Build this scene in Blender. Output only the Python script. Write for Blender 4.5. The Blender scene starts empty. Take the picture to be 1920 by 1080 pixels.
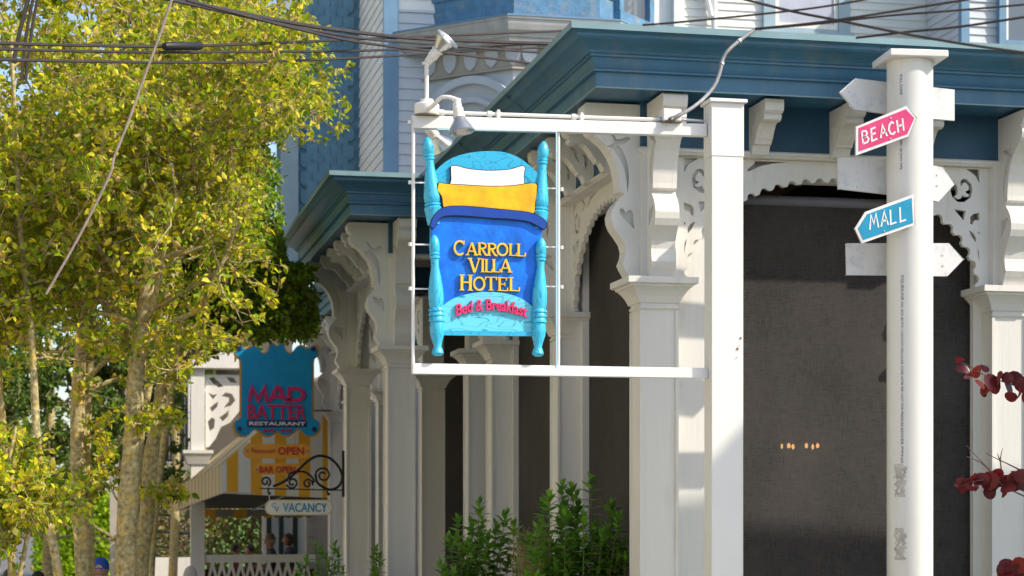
import bpy, bmesh, math, random
import numpy as np
from mathutils import Vector, Matrix
from mathutils.geometry import tessellate_polygon
random.seed(7); rng = np.random.default_rng(7)
R = math.radians
scene = bpy.context.scene
# ------------------------------------------------------------------ camera, world, sun, exposure
FPX, HZ, CAMH, YAW = 3700.0, 960.0, 2.2, 0.211647
cam_d = bpy.data.cameras.new('camera'); cam = bpy.data.objects.new('camera', cam_d)
scene.collection.objects.link(cam); scene.camera = cam
cam.location = (0, 0, CAMH); cam.rotation_euler = (R(90), 0, -YAW)
cam_d.sensor_width = 36; cam_d.lens = FPX/1920*36; cam_d.shift_y = (HZ-540)/1920
cam_d.clip_start = .1; cam_d.clip_end = 1500
cam_d.dof.use_dof = True; cam_d.dof.focus_distance = 14.3; cam_d.dof.aperture_fstop = 3.6
SUNV = Vector((1.64, -1.0, 1.62)).normalized()          # towards the sun
el = math.asin(SUNV.z); az = math.atan2(SUNV.x, SUNV.y)
w = bpy.data.worlds.new('World'); scene.world = w; w.use_nodes = True
nt = w.node_tree; nt.nodes.clear()
sky = nt.nodes.new('ShaderNodeTexSky'); sky.sky_type = 'NISHITA'; sky.sun_disc = False
sky.sun_elevation = el; sky.sun_rotation = az; sky.dust_density = 1.5; sky.air_density = 1.0
bg = nt.nodes.new('ShaderNodeBackground'); bg.inputs[1].default_value = .15
wo = nt.nodes.new('ShaderNodeOutputWorld'); nt.links.new(sky.outputs[0], bg.inputs[0]); nt.links.new(bg.outputs[0], wo.inputs[0])
sd = bpy.data.lights.new('sun', 'SUN'); sd.energy = 3.7; sd.angle = R(.53); sd.color = (1, .905, .76)
so = bpy.data.objects.new('sun', sd); scene.collection.objects.link(so)
so.rotation_euler = SUNV.to_track_quat('Z', 'Y').to_euler(); so.location = (20, -20, 30)
scene.view_settings.view_transform = 'Standard'; scene.view_settings.look = 'None'
scene.view_settings.exposure = .66; scene.view_settings.gamma = 1; scene.view_settings.use_curve_mapping = False
# ------------------------------------------------------------------ placing helpers (metres; a sight line gives a place at a known depth)
sa, ca = math.sin(YAW), math.cos(YAW)
def ray(u):
    t = (u-960)/FPX; return sa+t*ca, ca-t*sa
def PX(u, v, x): d = ray(u); s = x/d[0]; return Vector((x, s*d[1], CAMH+s*(HZ-v)/FPX))
def PY(u, v, y): d = ray(u); s = y/d[1]; return Vector((s*d[0], y, CAMH+s*(HZ-v)/FPX))
def PS(u, v, s): d = ray(u); return Vector((s*d[0], s*d[1], CAMH+s*(HZ-v)/FPX))
# ------------------------------------------------------------------ materials
def rgb(h):
    h = h.lstrip('#'); c = [int(h[i:i+2], 16)/255 for i in (0, 2, 4)]
    return tuple(x/12.92 if x <= .04045 else ((x+.055)/1.055)**2.4 for x in c)
def mat(name, col, rough=.6, var=.12, scale=4.0, bump=0.0, bscale=60, dirt=None, dirt_amt=.4, dscale=2.5, metal=0, streak=False, spec=.4):
    m = bpy.data.materials.new(name); m.use_nodes = True; N = m.node_tree.nodes; L = m.node_tree.links
    b = N['Principled BSDF']; b.inputs['Roughness'].default_value = rough; b.inputs['Metallic'].default_value = metal
    b.inputs['Specular IOR Level'].default_value = spec
    tc = N.new('ShaderNodeNewGeometry'); src = tc.outputs['Position']
    if streak:
        mp = N.new('ShaderNodeVectorMath'); mp.operation = 'MULTIPLY'; mp.inputs[1].default_value = (1, 1, .12)
        L.new(src, mp.inputs[0]); src = mp.outputs[0]
    n = N.new('ShaderNodeTexNoise'); n.inputs['Scale'].default_value = scale; n.inputs['Detail'].default_value = 6
    L.new(src, n.inputs['Vector'])
    cr = N.new('ShaderNodeValToRGB'); L.new(n.outputs[0], cr.inputs[0])
    cr.color_ramp.elements[0].position = .3; cr.color_ramp.elements[1].position = .7
    cr.color_ramp.elements[0].color = (*[c*(1-var) for c in col], 1)
    cr.color_ramp.elements[1].color = (*[min(1, c*(1+var*.5)) for c in col], 1)
    out = cr.outputs[0]
    if dirt:
        n2 = N.new('ShaderNodeTexNoise'); n2.inputs['Scale'].default_value = dscale; n2.inputs['Detail'].default_value = 9; n2.inputs['Roughness'].default_value = .7
        L.new(src, n2.inputs['Vector'])
        c2 = N.new('ShaderNodeValToRGB'); L.new(n2.outputs[0], c2.inputs[0])
        c2.color_ramp.elements[0].position = .52; c2.color_ramp.elements[1].position = .72
        c2.color_ramp.elements[0].color = (0, 0, 0, 1); c2.color_ramp.elements[1].color = (dirt_amt,)*3+(1,)
        mx = N.new('ShaderNodeMixRGB'); L.new(c2.outputs[0], mx.inputs[0]); L.new(out, mx.inputs[1]); mx.inputs[2].default_value = (*dirt, 1); out = mx.outputs[0]
    L.new(out, b.inputs['Base Color'])
    if bump:
        n3 = N.new('ShaderNodeTexNoise'); n3.inputs['Scale'].default_value = bscale; n3.inputs['Detail'].default_value = 5
        L.new(src, n3.inputs['Vector'])
        bp = N.new('ShaderNodeBump'); bp.inputs['Strength'].default_value = bump; bp.inputs['Distance'].default_value = .01
        L.new(n3.outputs[0], bp.inputs['Height']); L.new(bp.outputs[0], b.inputs['Normal'])
    return m
white = mat('white_paint', (.74, .72, .675), .5, .08, 3, .15, 40, dirt=(.46, .41, .33), dirt_amt=.5, dscale=3, streak=True)
white_old = mat('weathered_white_paint', (.72, .70, .66), .6, .12, 5, .2, 30, dirt=(.35, .30, .24), dirt_amt=.6, dscale=5, streak=True)
vinyl = mat('white_vinyl', (.74, .73, .71), .35, .03, 2, .03, 20)
blue = mat('blue_trim_paint', (.05, .155, .26), .36, .15, 3, .1, 30, dirt=(.17, .21, .20), dirt_amt=.55, dscale=4, streak=True)
teal_edge = mat('pale_teal_lit_metal', (.2, .32, .36), .4, .12, 4)  # paler than the cornice blue: light on the tilted top edge is in the colour
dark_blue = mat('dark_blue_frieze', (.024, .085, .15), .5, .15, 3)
old_blue = mat('peeling_blue_paint', (.09, .22, .36), .7, .25, 9, .5, 30, dirt=(.28, .25, .22), dirt_amt=.9, dscale=7)
siding = mat('white_clapboard_paint', (.74, .74, .72), .6, .08, 3, .15, 25, dirt=(.5, .42, .34), dirt_amt=.3, dscale=6)
siding_b = mat('grey_blue_shade_clapboard_paint', (.52, .55, .60), .6, .1, 3, .15, 25, dirt=(.3, .32, .36), dirt_amt=.4, dscale=6)  # grey-blue siding; on the left upper wall this colour carries shade
trim_b = mat('pale_blue_trim_paint', (.30, .40, .47), .55, .1, 4)
corner_b = mat('mid_blue_corner_paint', (.14, .26, .40), .55, .12, 4)
shingle_m = mat('blue_shingle_paint', (.12, .25, .36), .6, .2, 8, .2)
beige = mat('beige_house_paint', (.42, .38, .33), .7, .1, 2)
steel = mat('galvanised_steel', (.55, .55, .54), .38, .15, 9, metal=.75)
silver = mat('silver_lamp_paint', (.5, .51, .5), .28, .12, 9, metal=.8)
silver_w = mat('white_conduit_paint', (.78, .76, .72), .4, .1, 12, dirt=(.4, .3, .2), dirt_amt=.5, dscale=25)
iron = mat('black_iron', (.012, .012, .014), .45, .2, 10)
cable = mat('black_cable', (.045, .035, .033), .6, .3, 6)
rope = mat('weathered_guy_cable', (.30, .24, .2), .8, .3, 20, .3)
cyan = None
navy = mat('navy_paint', (.01, .02, .09), .5)
bed_blue = mat('bright_blue_paint', (.0, .16, .80), .42, .38, 7, .35, 22, dirt=(.02, .28, .85), dirt_amt=.5, dscale=10)
fold_blue = mat('deep_blue_paint', (.005, .055, .36), .4, .2, 6, .15, 14)
gold = mat('gold_yellow_paint', (.95, .55, .03), .38, .15, 10)
yellow = mat('yellow_sheet_paint', (.95, .47, .005), .42, .28, 8, .35, 20, dirt=(.85, .33, .0), dirt_amt=.6, dscale=9)
pillow_m = mat('white_pillow_paint', (.84, .83, .82), .45, .05, 5, .1, 8)
black = mat('black_outline_paint', (.015, .015, .018), .5)
pink = mat('hot_pink_paint', (.78, .03, .16), .45, .1, 8)
magenta = mat('magenta_paint', (.55, .015, .1), .5, .1, 8)
cyan_flat = mat('cyan_board_paint', (.0, .25, .44), .45, .12, 4)
orange = mat('orange_board_paint', (.75, .32, .03), .5, .1, 5)
cream = mat('cream_board_paint', (.82, .82, .76), .5, .06, 5)
red_txt = mat('red_lettering', (.45, .03, .02), .5)
blue_txt = mat('blue_lettering', (.04, .28, .5), .5)
arrow_w = mat('arrow_board_white', (.72, .71, .71), .5, .06, 5, .2, 30, dirt=(.40, .41, .44), dirt_amt=.7, dscale=11)
arrow_pink = mat('arrow_pink', (.62, .035, .17), .45, .12, 10, dirt=(.5, .12, .25), dirt_amt=.3, dscale=14)
arrow_blue = mat('arrow_blue', (.0, .26, .45), .45, .1, 10)
pipe_m = mat('white_plastic_pipe', (.73, .72, .685), .33, .05, 2, .04, 10, dirt=(.5, .45, .36), dirt_amt=.35, dscale=4, streak=True)
pipe_print = mat('pipe_print_ink', (.14, .17, .26), .6)
tape = mat('old_tape_residue', (.50, .48, .43), .7, .3, 12)
asphalt = mat('sun_bleached_asphalt', (.15, .145, .14), .85, .2, 10, .4, 200)
concrete = mat('concrete_pavement', (.48, .44, .38), .8, .12, 3, .3, 80)
lawn = mat('lawn_green', (.10, .2, .02), .9, .3, 6, .5, 60)
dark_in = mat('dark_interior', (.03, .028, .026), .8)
floor_m = mat('porch_floor_grey', (.2, .2, .2), .6)
maroon_cloth = mat('maroon_cloth', (.12, .012, .016), .85)
def bark_material():
    m = mat('bark', (.44, .37, .19), .9, .6, 26, 1.0, 30, dirt=(.58, .36, .02), dirt_amt=.95, dscale=7, spec=.2); return m
bark = bark_material()
twig_m = mat('twig_bark', (.46, .34, .20), .9, .4, 14, spec=.2)
stem_m = mat('shrub_stem', (.20, .17, .06), .7)
def leaf_mat(name, cols, trans=.45, rough=.45):
    m = bpy.data.materials.new(name); m.use_nodes = True; N = m.node_tree.nodes; L = m.node_tree.links
    b = N['Principled BSDF']; b.inputs['Roughness'].default_value = rough; b.inputs['Specular IOR Level'].default_value = .35
    at = N.new('ShaderNodeAttribute'); at.attribute_name = 'tint'
    oi = N.new('ShaderNodeObjectInfo'); ad = N.new('ShaderNodeMath'); ad.operation = 'ADD'
    L.new(at.outputs['Fac'], ad.inputs[0])
    ml = N.new('ShaderNodeMath'); ml.operation = 'MULTIPLY'; ml.inputs[1].default_value = 1.0; L.new(oi.outputs['Random'], ml.inputs[0])
    L.new(ml.outputs[0], ad.inputs[1])
    fr = N.new('ShaderNodeMath'); fr.operation = 'FRACT'; L.new(ad.outputs[0], fr.inputs[0])
    cr = N.new('ShaderNodeValToRGB'); L.new(fr.outputs[0], cr.inputs[0])
    e = cr.color_ramp.elements
    e[0].position = 0; e[0].color = (*cols[0], 1); e[1].position = 1; e[1].color = (*cols[-1], 1)
    for i, c in enumerate(cols[1:-1]):
        k = e.new((i+1)/(len(cols)-1)); k.color = (*c, 1)
    L.new(cr.outputs[0], b.inputs['Base Color'])
    tr = N.new('ShaderNodeBsdfTranslucent'); L.new(cr.outputs[0], tr.inputs[0])
    mx = N.new('ShaderNodeMixShader'); mx.inputs[0].default_value = trans
    L.new(b.outputs[0], mx.inputs[1]); L.new(tr.outputs[0], mx.inputs[2])
    L.new(mx.outputs[0], N['Material Output'].inputs[0]); return m
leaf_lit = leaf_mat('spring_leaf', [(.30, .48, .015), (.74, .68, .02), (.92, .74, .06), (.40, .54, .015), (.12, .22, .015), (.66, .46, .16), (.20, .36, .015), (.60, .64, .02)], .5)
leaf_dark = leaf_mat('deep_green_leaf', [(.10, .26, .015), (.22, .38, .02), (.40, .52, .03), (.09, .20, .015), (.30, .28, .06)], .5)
leaf_shrub = leaf_mat('shrub_leaf', [(.09, .25, .02), (.17, .38, .035), (.27, .46, .06), (.07, .19, .03)], .4, .35)
leaf_red = leaf_mat('smoke_bush_leaf', [(.08, .012, .018), (.20, .015, .02), (.11, .025, .035), (.27, .035, .018), (.07, .012, .02)], .55, .3)
leaf_lime = leaf_mat('lime_leaf', [(.25, .4, .01), (.4, .55, .02), (.3, .5, .02)], .5)
def grain_mat(name, c1, c2, scale=9, sx=1.0, sz=1.0, dist=9):
    m = bpy.data.materials.new(name); m.use_nodes = True; N = m.node_tree.nodes; L = m.node_tree.links
    b = N['Principled BSDF']; b.inputs['Roughness'].default_value = .38
    g = N.new('ShaderNodeTexCoord'); mp = N.new('ShaderNodeMapping'); mp.inputs['Scale'].default_value = (sx, .3, sz)
    L.new(g.outputs['Object'], mp.inputs[0])
    n = N.new('ShaderNodeTexNoise'); n.inputs['Scale'].default_value = scale; n.inputs['Detail'].default_value = 1; L.new(mp.outputs[0], n.inputs['Vector'])
    k = N.new('ShaderNodeMath'); k.operation = 'MULTIPLY'; k.inputs[1].default_value = dist; L.new(n.outputs[0], k.inputs[0])
    f = N.new('ShaderNodeMath'); f.operation = 'FRACT'; L.new(k.outputs[0], f.inputs[0])
    cr = N.new('ShaderNodeValToRGB'); L.new(f.outputs[0], cr.inputs[0])
    e = cr.color_ramp.elements; e[0].position = 0; e[0].color = (*c2, 1); e[1].position = 1; e[1].color = (*c1, 1)
    k2 = e.new(.16); k2.color = (*c1, 1)
    L.new(cr.outputs[0], b.inputs['Base Color'])
    bp = N.new('ShaderNodeBump'); bp.inputs['Strength'].default_value = .5; bp.inputs['Distance'].default_value = .006
    L.new(cr.outputs[0], bp.inputs['Height']); L.new(bp.outputs[0], b.inputs['Normal']); return m
cyan = grain_mat('cyan_carved_wood', (.02, .40, .66), (.0, .14, .34), 4, 1.2, 2.2, 9)
cyan_l = grain_mat('light_cyan_carved_wood', (.12, .58, .74), (.0, .2, .38), 4, .8, 3.2, 8)
cyan_p = grain_mat('cyan_post_wood', (.04, .46, .70), (.0, .16, .36), 4, 5, 1.2, 7)
def screen_mat():
    m = bpy.data.materials.new('woven_shade_screen'); m.use_nodes = True; N = m.node_tree.nodes; L = m.node_tree.links
    b = N['Principled BSDF']; b.inputs['Roughness'].default_value = .75; b.inputs['Specular IOR Level'].default_value = .2
    g = N.new('ShaderNodeNewGeometry'); outs = []
    for sc, wt in (((14, 14, 220), .5), ((190, 190, 9), .45), ((1.2, 1.2, .8), .6)):
        v = N.new('ShaderNodeVectorMath'); v.operation = 'MULTIPLY'; v.inputs[1].default_value = sc; L.new(g.outputs['Position'], v.inputs[0])
        n = N.new('ShaderNodeTexNoise'); n.inputs['Scale'].default_value = 1; n.inputs['Detail'].default_value = 3; L.new(v.outputs[0], n.inputs['Vector'])
        k = N.new('ShaderNodeMath'); k.operation = 'MULTIPLY'; k.inputs[1].default_value = wt; L.new(n.outputs[0], k.inputs[0]); outs.append(k.outputs[0])
    a = N.new('ShaderNodeMath'); a.operation = 'ADD'; L.new(outs[0], a.inputs[0]); L.new(outs[1], a.inputs[1])
    a2 = N.new('ShaderNodeMath'); a2.operation = 'ADD'; L.new(a.outputs[0], a2.inputs[0]); L.new(outs[2], a2.inputs[1])
    cr = N.new('ShaderNodeValToRGB'); L.new(a2.outputs[0], cr.inputs[0])
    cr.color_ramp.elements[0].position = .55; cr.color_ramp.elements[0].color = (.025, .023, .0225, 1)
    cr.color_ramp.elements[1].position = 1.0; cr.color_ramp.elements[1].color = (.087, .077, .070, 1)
    L.new(cr.outputs[0], b.inputs['Base Color'])
    t = N.new('ShaderNodeBsdfTransparent'); mx = N.new('ShaderNodeMixShader'); mx.inputs[0].default_value = .14
    L.new(b.outputs[0], mx.inputs[1]); L.new(t.outputs[0], mx.inputs[2]); L.new(mx.outputs[0], N['Material Output'].inputs[0]); return m
screen_m = screen_mat()
def glass_mat():
    m = bpy.data.materials.new('window_glass'); m.use_nodes = True; N = m.node_tree.nodes
    b = N['Principled BSDF']; b.inputs['Base Color'].default_value = (.10, .12, .15, 1); b.inputs['Roughness'].default_value = .06; b.inputs['Specular IOR Level'].default_value = .9
    return m
glass = glass_mat()
def stripe_mat(name, c1, c2, axis, period, duty=.5, phase=0.0):
    m = bpy.data.materials.new(name); m.use_nodes = True; N = m.node_tree.nodes; L = m.node_tree.links
    b = N['Principled BSDF']; b.inputs['Roughness'].default_value = .8
    g = N.new('ShaderNodeNewGeometry'); s = N.new('ShaderNodeSeparateXYZ'); L.new(g.outputs['Position'], s.inputs[0])
    a = N.new('ShaderNodeMath'); a.operation = 'MULTIPLY_ADD'; a.inputs[1].default_value = 1/period; a.inputs[2].default_value = phase; L.new(s.outputs[axis], a.inputs[0])
    f = N.new('ShaderNodeMath'); f.operation = 'FRACT'; L.new(a.outputs[0], f.inputs[0])
    c = N.new('ShaderNodeMath'); c.operation = 'GREATER_THAN'; c.inputs[1].default_value = duty; L.new(f.outputs[0], c.inputs[0])
    mx = N.new('ShaderNodeMixRGB'); mx.inputs[1].default_value = (*c1, 1); mx.inputs[2].default_value = (*c2, 1); L.new(c.outputs[0], mx.inputs[0])
    L.new(mx.outputs[0], b.inputs['Base Color'])
    tr = N.new('ShaderNodeBsdfTranslucent'); L.new(mx.outputs[0], tr.inputs[0]); ms = N.new('ShaderNodeMixShader'); ms.inputs[0].default_value = .25
    L.new(b.outputs[0], ms.inputs[1]); L.new(tr.outputs[0], ms.inputs[2]); L.new(ms.outputs[0], N['Material Output'].inputs[0]); return m
# ------------------------------------------------------------------ mesh helpers
COL = scene.collection
def link(o, parent=None):
    COL.objects.link(o)
    if parent is not None: o.parent = parent
    return o
def thing(name, label, cat, loc=(0, 0, 0), rotz=0, group=None):
    o = bpy.data.objects.new(name, None); COL.objects.link(o); o.empty_display_size = .1
    o.location = loc; o.rotation_euler = (0, 0, rotz); o['label'] = label; o['category'] = cat
    if group: o['group'] = group
    return o
def tag(o, label, cat, group=None):
    o['label'] = label; o['category'] = cat
    if group: o['group'] = group
    return o
class MB:
    def __init__(s): s.v = []; s.f = []
    def add(s, V, F):
        k = len(s.v); s.v += [tuple(p) for p in V]; s.f += [tuple(i+k for i in f) for f in F]; return s
    def box(s, a, b):
        x0, y0, z0 = a; x1, y1, z1 = b
        return s.add([(x0, y0, z0), (x1, y0, z0), (x1, y1, z0), (x0, y1, z0), (x0, y0, z1), (x1, y0, z1), (x1, y1, z1), (x0, y1, z1)],
                     [(0, 3, 2, 1), (4, 5, 6, 7), (0, 1, 5, 4), (1, 2, 6, 5), (2, 3, 7, 6), (3, 0, 4, 7)])
    def tube(s, pts, r, n=8, cap=True):
        pts = [Vector(p) for p in pts]; rr = r if isinstance(r, (list, tuple)) else [r]*len(pts)
        V = []; F = []; up = None
        for i, p in enumerate(pts):
            d = (pts[min(i+1, len(pts)-1)]-pts[max(i-1, 0)])
            d = d.normalized() if d.length > 1e-9 else Vector((0, 0, 1))
            if up is None: up = Vector((0, 0, 1)) if abs(d.z) < .9 else Vector((1, 0, 0))
            a = (up-d*up.dot(d)); a = a.normalized() if a.length > 1e-6 else d.orthogonal().normalized(); up = a; b = d.cross(a)
            for k in range(n):
                t = 2*math.pi*k/n; V.append(p+a*math.cos(t)*rr[i]+b*math.sin(t)*rr[i])
        for i in range(len(pts)-1):
            for k in range(n):
                k2 = (k+1) % n; F.append((i*n+k, i*n+k2, (i+1)*n+k2, (i+1)*n+k))
        if cap: F.append(tuple(range(n-1, -1, -1))); F.append(tuple((len(pts)-1)*n+k for k in range(n)))
        return s.add(V, F)
    def lathe(s, prof, c=(0, 0, 0), n=20, M=None):      # prof (r, z)
        V = []; F = []
        for r_, z in prof:
            for k in range(n):
                t = 2*math.pi*k/n; p = Vector((r_*math.cos(t), r_*math.sin(t), z))
                if M: p = M @ p
                V.append(p+Vector(c))
        m = len(prof)
        for i in range(m-1):
            for k in range(n):
                k2 = (k+1) % n; F.append((i*n+k, i*n+k2, (i+1)*n+k2, (i+1)*n+k))
        F.append(tuple(range(n-1, -1, -1))); F.append(tuple((m-1)*n+k for k in range(n)))
        return s.add(V, F)
    def plate(s, outer, holes=(), y0=0.0, y1=.02):     # polygon in (x, z), thickness along y
        loops = [list(outer)]+[list(h) for h in holes]
        tri = tessellate_polygon([[Vector((p[0], p[1], 0)) for p in l] for l in loops])
        flat = [p for l in loops for p in l]; n = len(flat)
        V = [(p[0], y0, p[1]) for p in flat]+[(p[0], y1, p[1]) for p in flat]; F = []
        for t in tri:
            a, b, c = t; area = (flat[b][0]-flat[a][0])*(flat[c][1]-flat[a][1])-(flat[c][0]-flat[a][0])*(flat[b][1]-flat[a][1])
            if area < 0: b, c = c, b
            F.append((a, b, c)); F.append((a+n, c+n, b+n))
        k = 0
        for li, l in enumerate(loops):
            m = len(l); ar = sum(l[i][0]*l[(i+1) % m][1]-l[(i+1) % m][0]*l[i][1] for i in range(m))
            flip = (ar > 0) == (li == 0)
            for i in range(m):
                j = (i+1) % m; q = (k+i, k+i+n, k+j+n, k+j)
                F.append(q[::-1] if flip else q)
            k += m
        return s.add(V, F)
    def ribbon(s, pts, wd, y0, y1, closed=False):     # flat stroke in (x, z)
        P = [Vector((p[0], p[1])) for p in pts]; n = len(P); L_ = []; R_ = []
        ws = wd if isinstance(wd, (list, tuple)) else [wd]*n
        for i in range(n):
            a = P[(i-1) % n] if closed or i > 0 else P[i]; b = P[(i+1) % n] if closed or i < n-1 else P[i]
            d1 = (P[i]-a); d2 = (b-P[i])
            if d1.length < 1e-9: d1 = d2
            if d2.length < 1e-9: d2 = d1
            d1 = d1.normalized(); d2 = d2.normalized(); t = (d1+d2); t = t.normalized() if t.length > 1e-6 else d1
            nn = Vector((-t.y, t.x)); k = 1/max(.5, nn.dot(Vector((-d1.y, d1.x))))
            L_.append(P[i]+nn*ws[i]/2*k); R_.append(P[i]-nn*ws[i]/2*k)
        V = [(p.x, y0, p.y) for p in L_]+[(p.x, y0, p.y) for p in R_]+[(p.x, y1, p.y) for p in L_]+[(p.x, y1, p.y) for p in R_]
        F = []; m = n if closed else n-1
        for i in range(m):
            j = (i+1) % n
            F += [(i+n, j+n, j, i), (i+2*n, j+2*n, j+3*n, i+3*n), (i, j, j+2*n, i+2*n), (j+n, i+n, i+3*n, j+3*n)]
        if not closed: F += [(0, 2*n, 3*n, n), (n-1, 2*n-1, 4*n-1, 3*n-1)]
        return s.add(V, F)
    def sweep(s, path, prof, closed=False):           # path (x, y): outward is to the left-hand side when walking -x then +y
        n = len(path); P = [Vector(p) for p in path]; V = []; F = []; m = len(prof)
        for i in range(n):
            a = P[(i-1) % n] if closed or i > 0 else None; b = P[(i+1) % n] if closed or i < n-1 else None
            ns = []
            if a is not None: d = (P[i]-a).normalized(); ns.append(Vector((-d.y, d.x)))
            if b is not None: d = (b-P[i]).normalized(); ns.append(Vector((-d.y, d.x)))
            nn = ns[0] if len(ns) == 1 else (ns[0]+ns[1])/(1+ns[0].dot(ns[1]))
            for o, z in prof: V.append((P[i].x+nn.x*o, P[i].y+nn.y*o, z))
        for i in range(n if closed else n-1):
            j = (i+1) % n
            for k in range(m-1): F.append((i*m+k, j*m+k, j*m+k+1, i*m+k+1))
        if not closed: F.append(tuple(range(m))); F.append(tuple((n-1)*m+k for k in range(m-1, -1, -1)))
        return s.add(V, F)
    def build(s, name, m, parent=None, smooth=False, bevel=0, xf=None, fix=True):
        me = bpy.data.meshes.new(name); me.from_pydata(s.v, [], s.f)
        if xf is not None: me.transform(xf)
        if fix or bevel:
            b = bmesh.new(); b.from_mesh(me)
            if bevel:
                bmesh.ops.remove_doubles(b, verts=b.verts, dist=1e-5)
                ed = [e for e in b.edges if len(e.link_faces) == 2 and e.calc_face_angle(0) > .6]
                try: bmesh.ops.bevel(b, geom=ed, offset=bevel, segments=1, affect='EDGES', clamp_overlap=True)
                except Exception: pass
            bmesh.ops.recalc_face_normals(b, faces=b.faces); b.to_mesh(me); b.free()
        for mm in (m if isinstance(m, (list, tuple)) else [m]): me.materials.append(mm)
        if smooth:
            me.polygons.foreach_set('use_smooth', [True]*len(me.polygons))
            try: me.set_sharp_from_angle(angle=R(38))
            except Exception: pass
        return link(bpy.data.objects.new(name, me), parent)
def part(src, parent, loc=None, rot=None, scale=None):      # a copy of a part sharing its mesh
    o = bpy.data.objects.new(src.name.split('.')[0], src.data); link(o, parent)
    if loc is not None: o.location = loc
    if rot is not None: o.rotation_euler = rot
    if scale is not None: o.scale = scale
    return o
def setinv(o, parent): o.parent = parent; return o
def text(s, w_, h_, depth, m, parent, name, loc, bold=0.0, bend=0.0, shear=0.0, rot=None):
    c = bpy.data.curves.new('lettering', 'FONT'); c.body = s; c.extrude = .5; c.offset = bold; c.align_x = 'CENTER'; c.shear = shear; c.resolution_u = 3
    o = bpy.data.objects.new('tmp', c); COL.objects.link(o); bpy.context.view_layer.update()
    me = bpy.data.meshes.new_from_object(o.evaluated_get(bpy.context.evaluated_depsgraph_get()))
    bpy.data.objects.remove(o); bpy.data.curves.remove(c)
    n = len(me.vertices); a = np.empty(n*3); me.vertices.foreach_get('co', a); a = a.reshape(-1, 3)
    mn, mx = a.min(0), a.max(0); a = (a-(mn+mx)/2)/(mx-mn)
    x = a[:, 0]*w_; z = a[:, 1]*h_-bend*(2*a[:, 0])**2; y = -(a[:, 2]+.5)*depth
    me.vertices.foreach_set('co', np.stack([x, y, z], 1).ravel()); me.materials.clear(); me.materials.append(m)
    ob = link(bpy.data.objects.new(name, me), parent); ob.location = loc
    if rot: ob.rotation_euler = rot
    return ob
def arc(cx, cz, rx, rz, a0, a1, n=14): return [(cx+rx*math.cos(R(a0+(a1-a0)*i/n)), cz+rz*math.sin(R(a0+(a1-a0)*i/n))) for i in range(n+1)]
_link = link
ABS = {}
def link(o, parent=None):
    _link(o, parent)
    if parent is not None and parent.name in ABS: o.matrix_parent_inverse = Matrix.Translation(-Vector(ABS[parent.name]))
    return o
# ------------------------------------------------------------------ setting: ground, street, pavements
def struct(name, mb, m):
    o = mb.build(name, m); o['kind'] = 'structure'; return o
struct('ground', MB().box((-400, -300, -.3), (400, 700, 0)), lawn)
struct('road', MB().box((-10.5, -60, .002), (-1.0, 300, .006)), asphalt)
struct('side_road', MB().box((-.99, -60, .002), (120, 7.9, .0055)), asphalt)
struct('pavement', MB().box((-.85, 8.05, .002), (3.0, 300, .13)), concrete)
struct('kerb', MB().box((-.988, 8.05, .002), (-.852, 300, .14)), mat('kerb_stone', (.4, .39, .37), .7))
struct('side_pavement', MB().box((3.003, 8.05, .002), (13, 12.2, .127)), concrete)
# ------------------------------------------------------------------ THE HOTEL
X, Y = 4.196, 14.748
hotel = thing('hotel', 'white Victorian hotel with teal cornices and columned gingerbread porch filling the right side', 'building', (X, Y, 0))
ABS[hotel.name] = (X, Y, 0)
XE = 9.6                                                      # where the porch ends to the right, beyond the frame
path = [(XE, Y), (X, Y), (X, 21.401), (3.219, 21.401), (3.219, 25.3), (X, 25.3), (X, 35.2), (7.5, 35.2)]
corn = [(0, 5.80), (.725, 5.787), (.735, 5.782), (.735, 5.745), (.705, 5.735), (.69, 5.725), (.688, 5.705), (.672, 5.69), (.64, 5.675), (.60, 5.65), (.575, 5.63), (.562, 5.612), (.545, 5.61), (.545, 5.592),
        (.527, 5.586), (.523, 5.575), (.515, 5.54), (.503, 5.508), (.522, 5.50), (.522, 5.487), (.49, 5.483), (.49, 5.37), (.47, 5.37), (.47, 5.39), (0, 5.39)]
def sub(a, b): return [p for p in corn[a:b]]
cornice = MB().sweep(path, corn).build('cornice', blue, hotel)
MB().sweep(path, [(.694, 5.7895), (.742, 5.7895), (.742, 5.741), (.736, 5.741), (.736, 5.785), (.694, 5.785)]).build('gutter_edge', teal_edge, cornice)
MB().sweep(path, [(.4905, 5.376), (.496, 5.376), (.496, 5.366), (.4905, 5.366)]).build('drip_strip', teal_edge, cornice)
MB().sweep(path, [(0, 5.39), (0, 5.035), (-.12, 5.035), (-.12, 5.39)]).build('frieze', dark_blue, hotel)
MB().sweep(path, [(-.12, 5.033), (.012, 5.033), (.025, 5.02), (.025, 5.005), (.008, 4.995), (.0, 4.985), (-.12, 4.985)]).build('architrave_moulding', white, hotel)
for sx_ in (5.9, 7.75, 9.3): MB().sweep([(sx_+.012, Y), (sx_-.012, Y)], [(o_+.003, z_) for o_, z_ in corn[3:-3]]+[(.4, 5.5)]).build('seam_cover', blue, cornice)
for sy_ in (16.4, 18.6): MB().sweep([(X, sy_-.012), (X, sy_+.012)], [(o_+.003, z_) for o_, z_ in corn[3:-3]]+[(.4, 5.5)]).build('seam_cover', blue, cornice)
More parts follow.
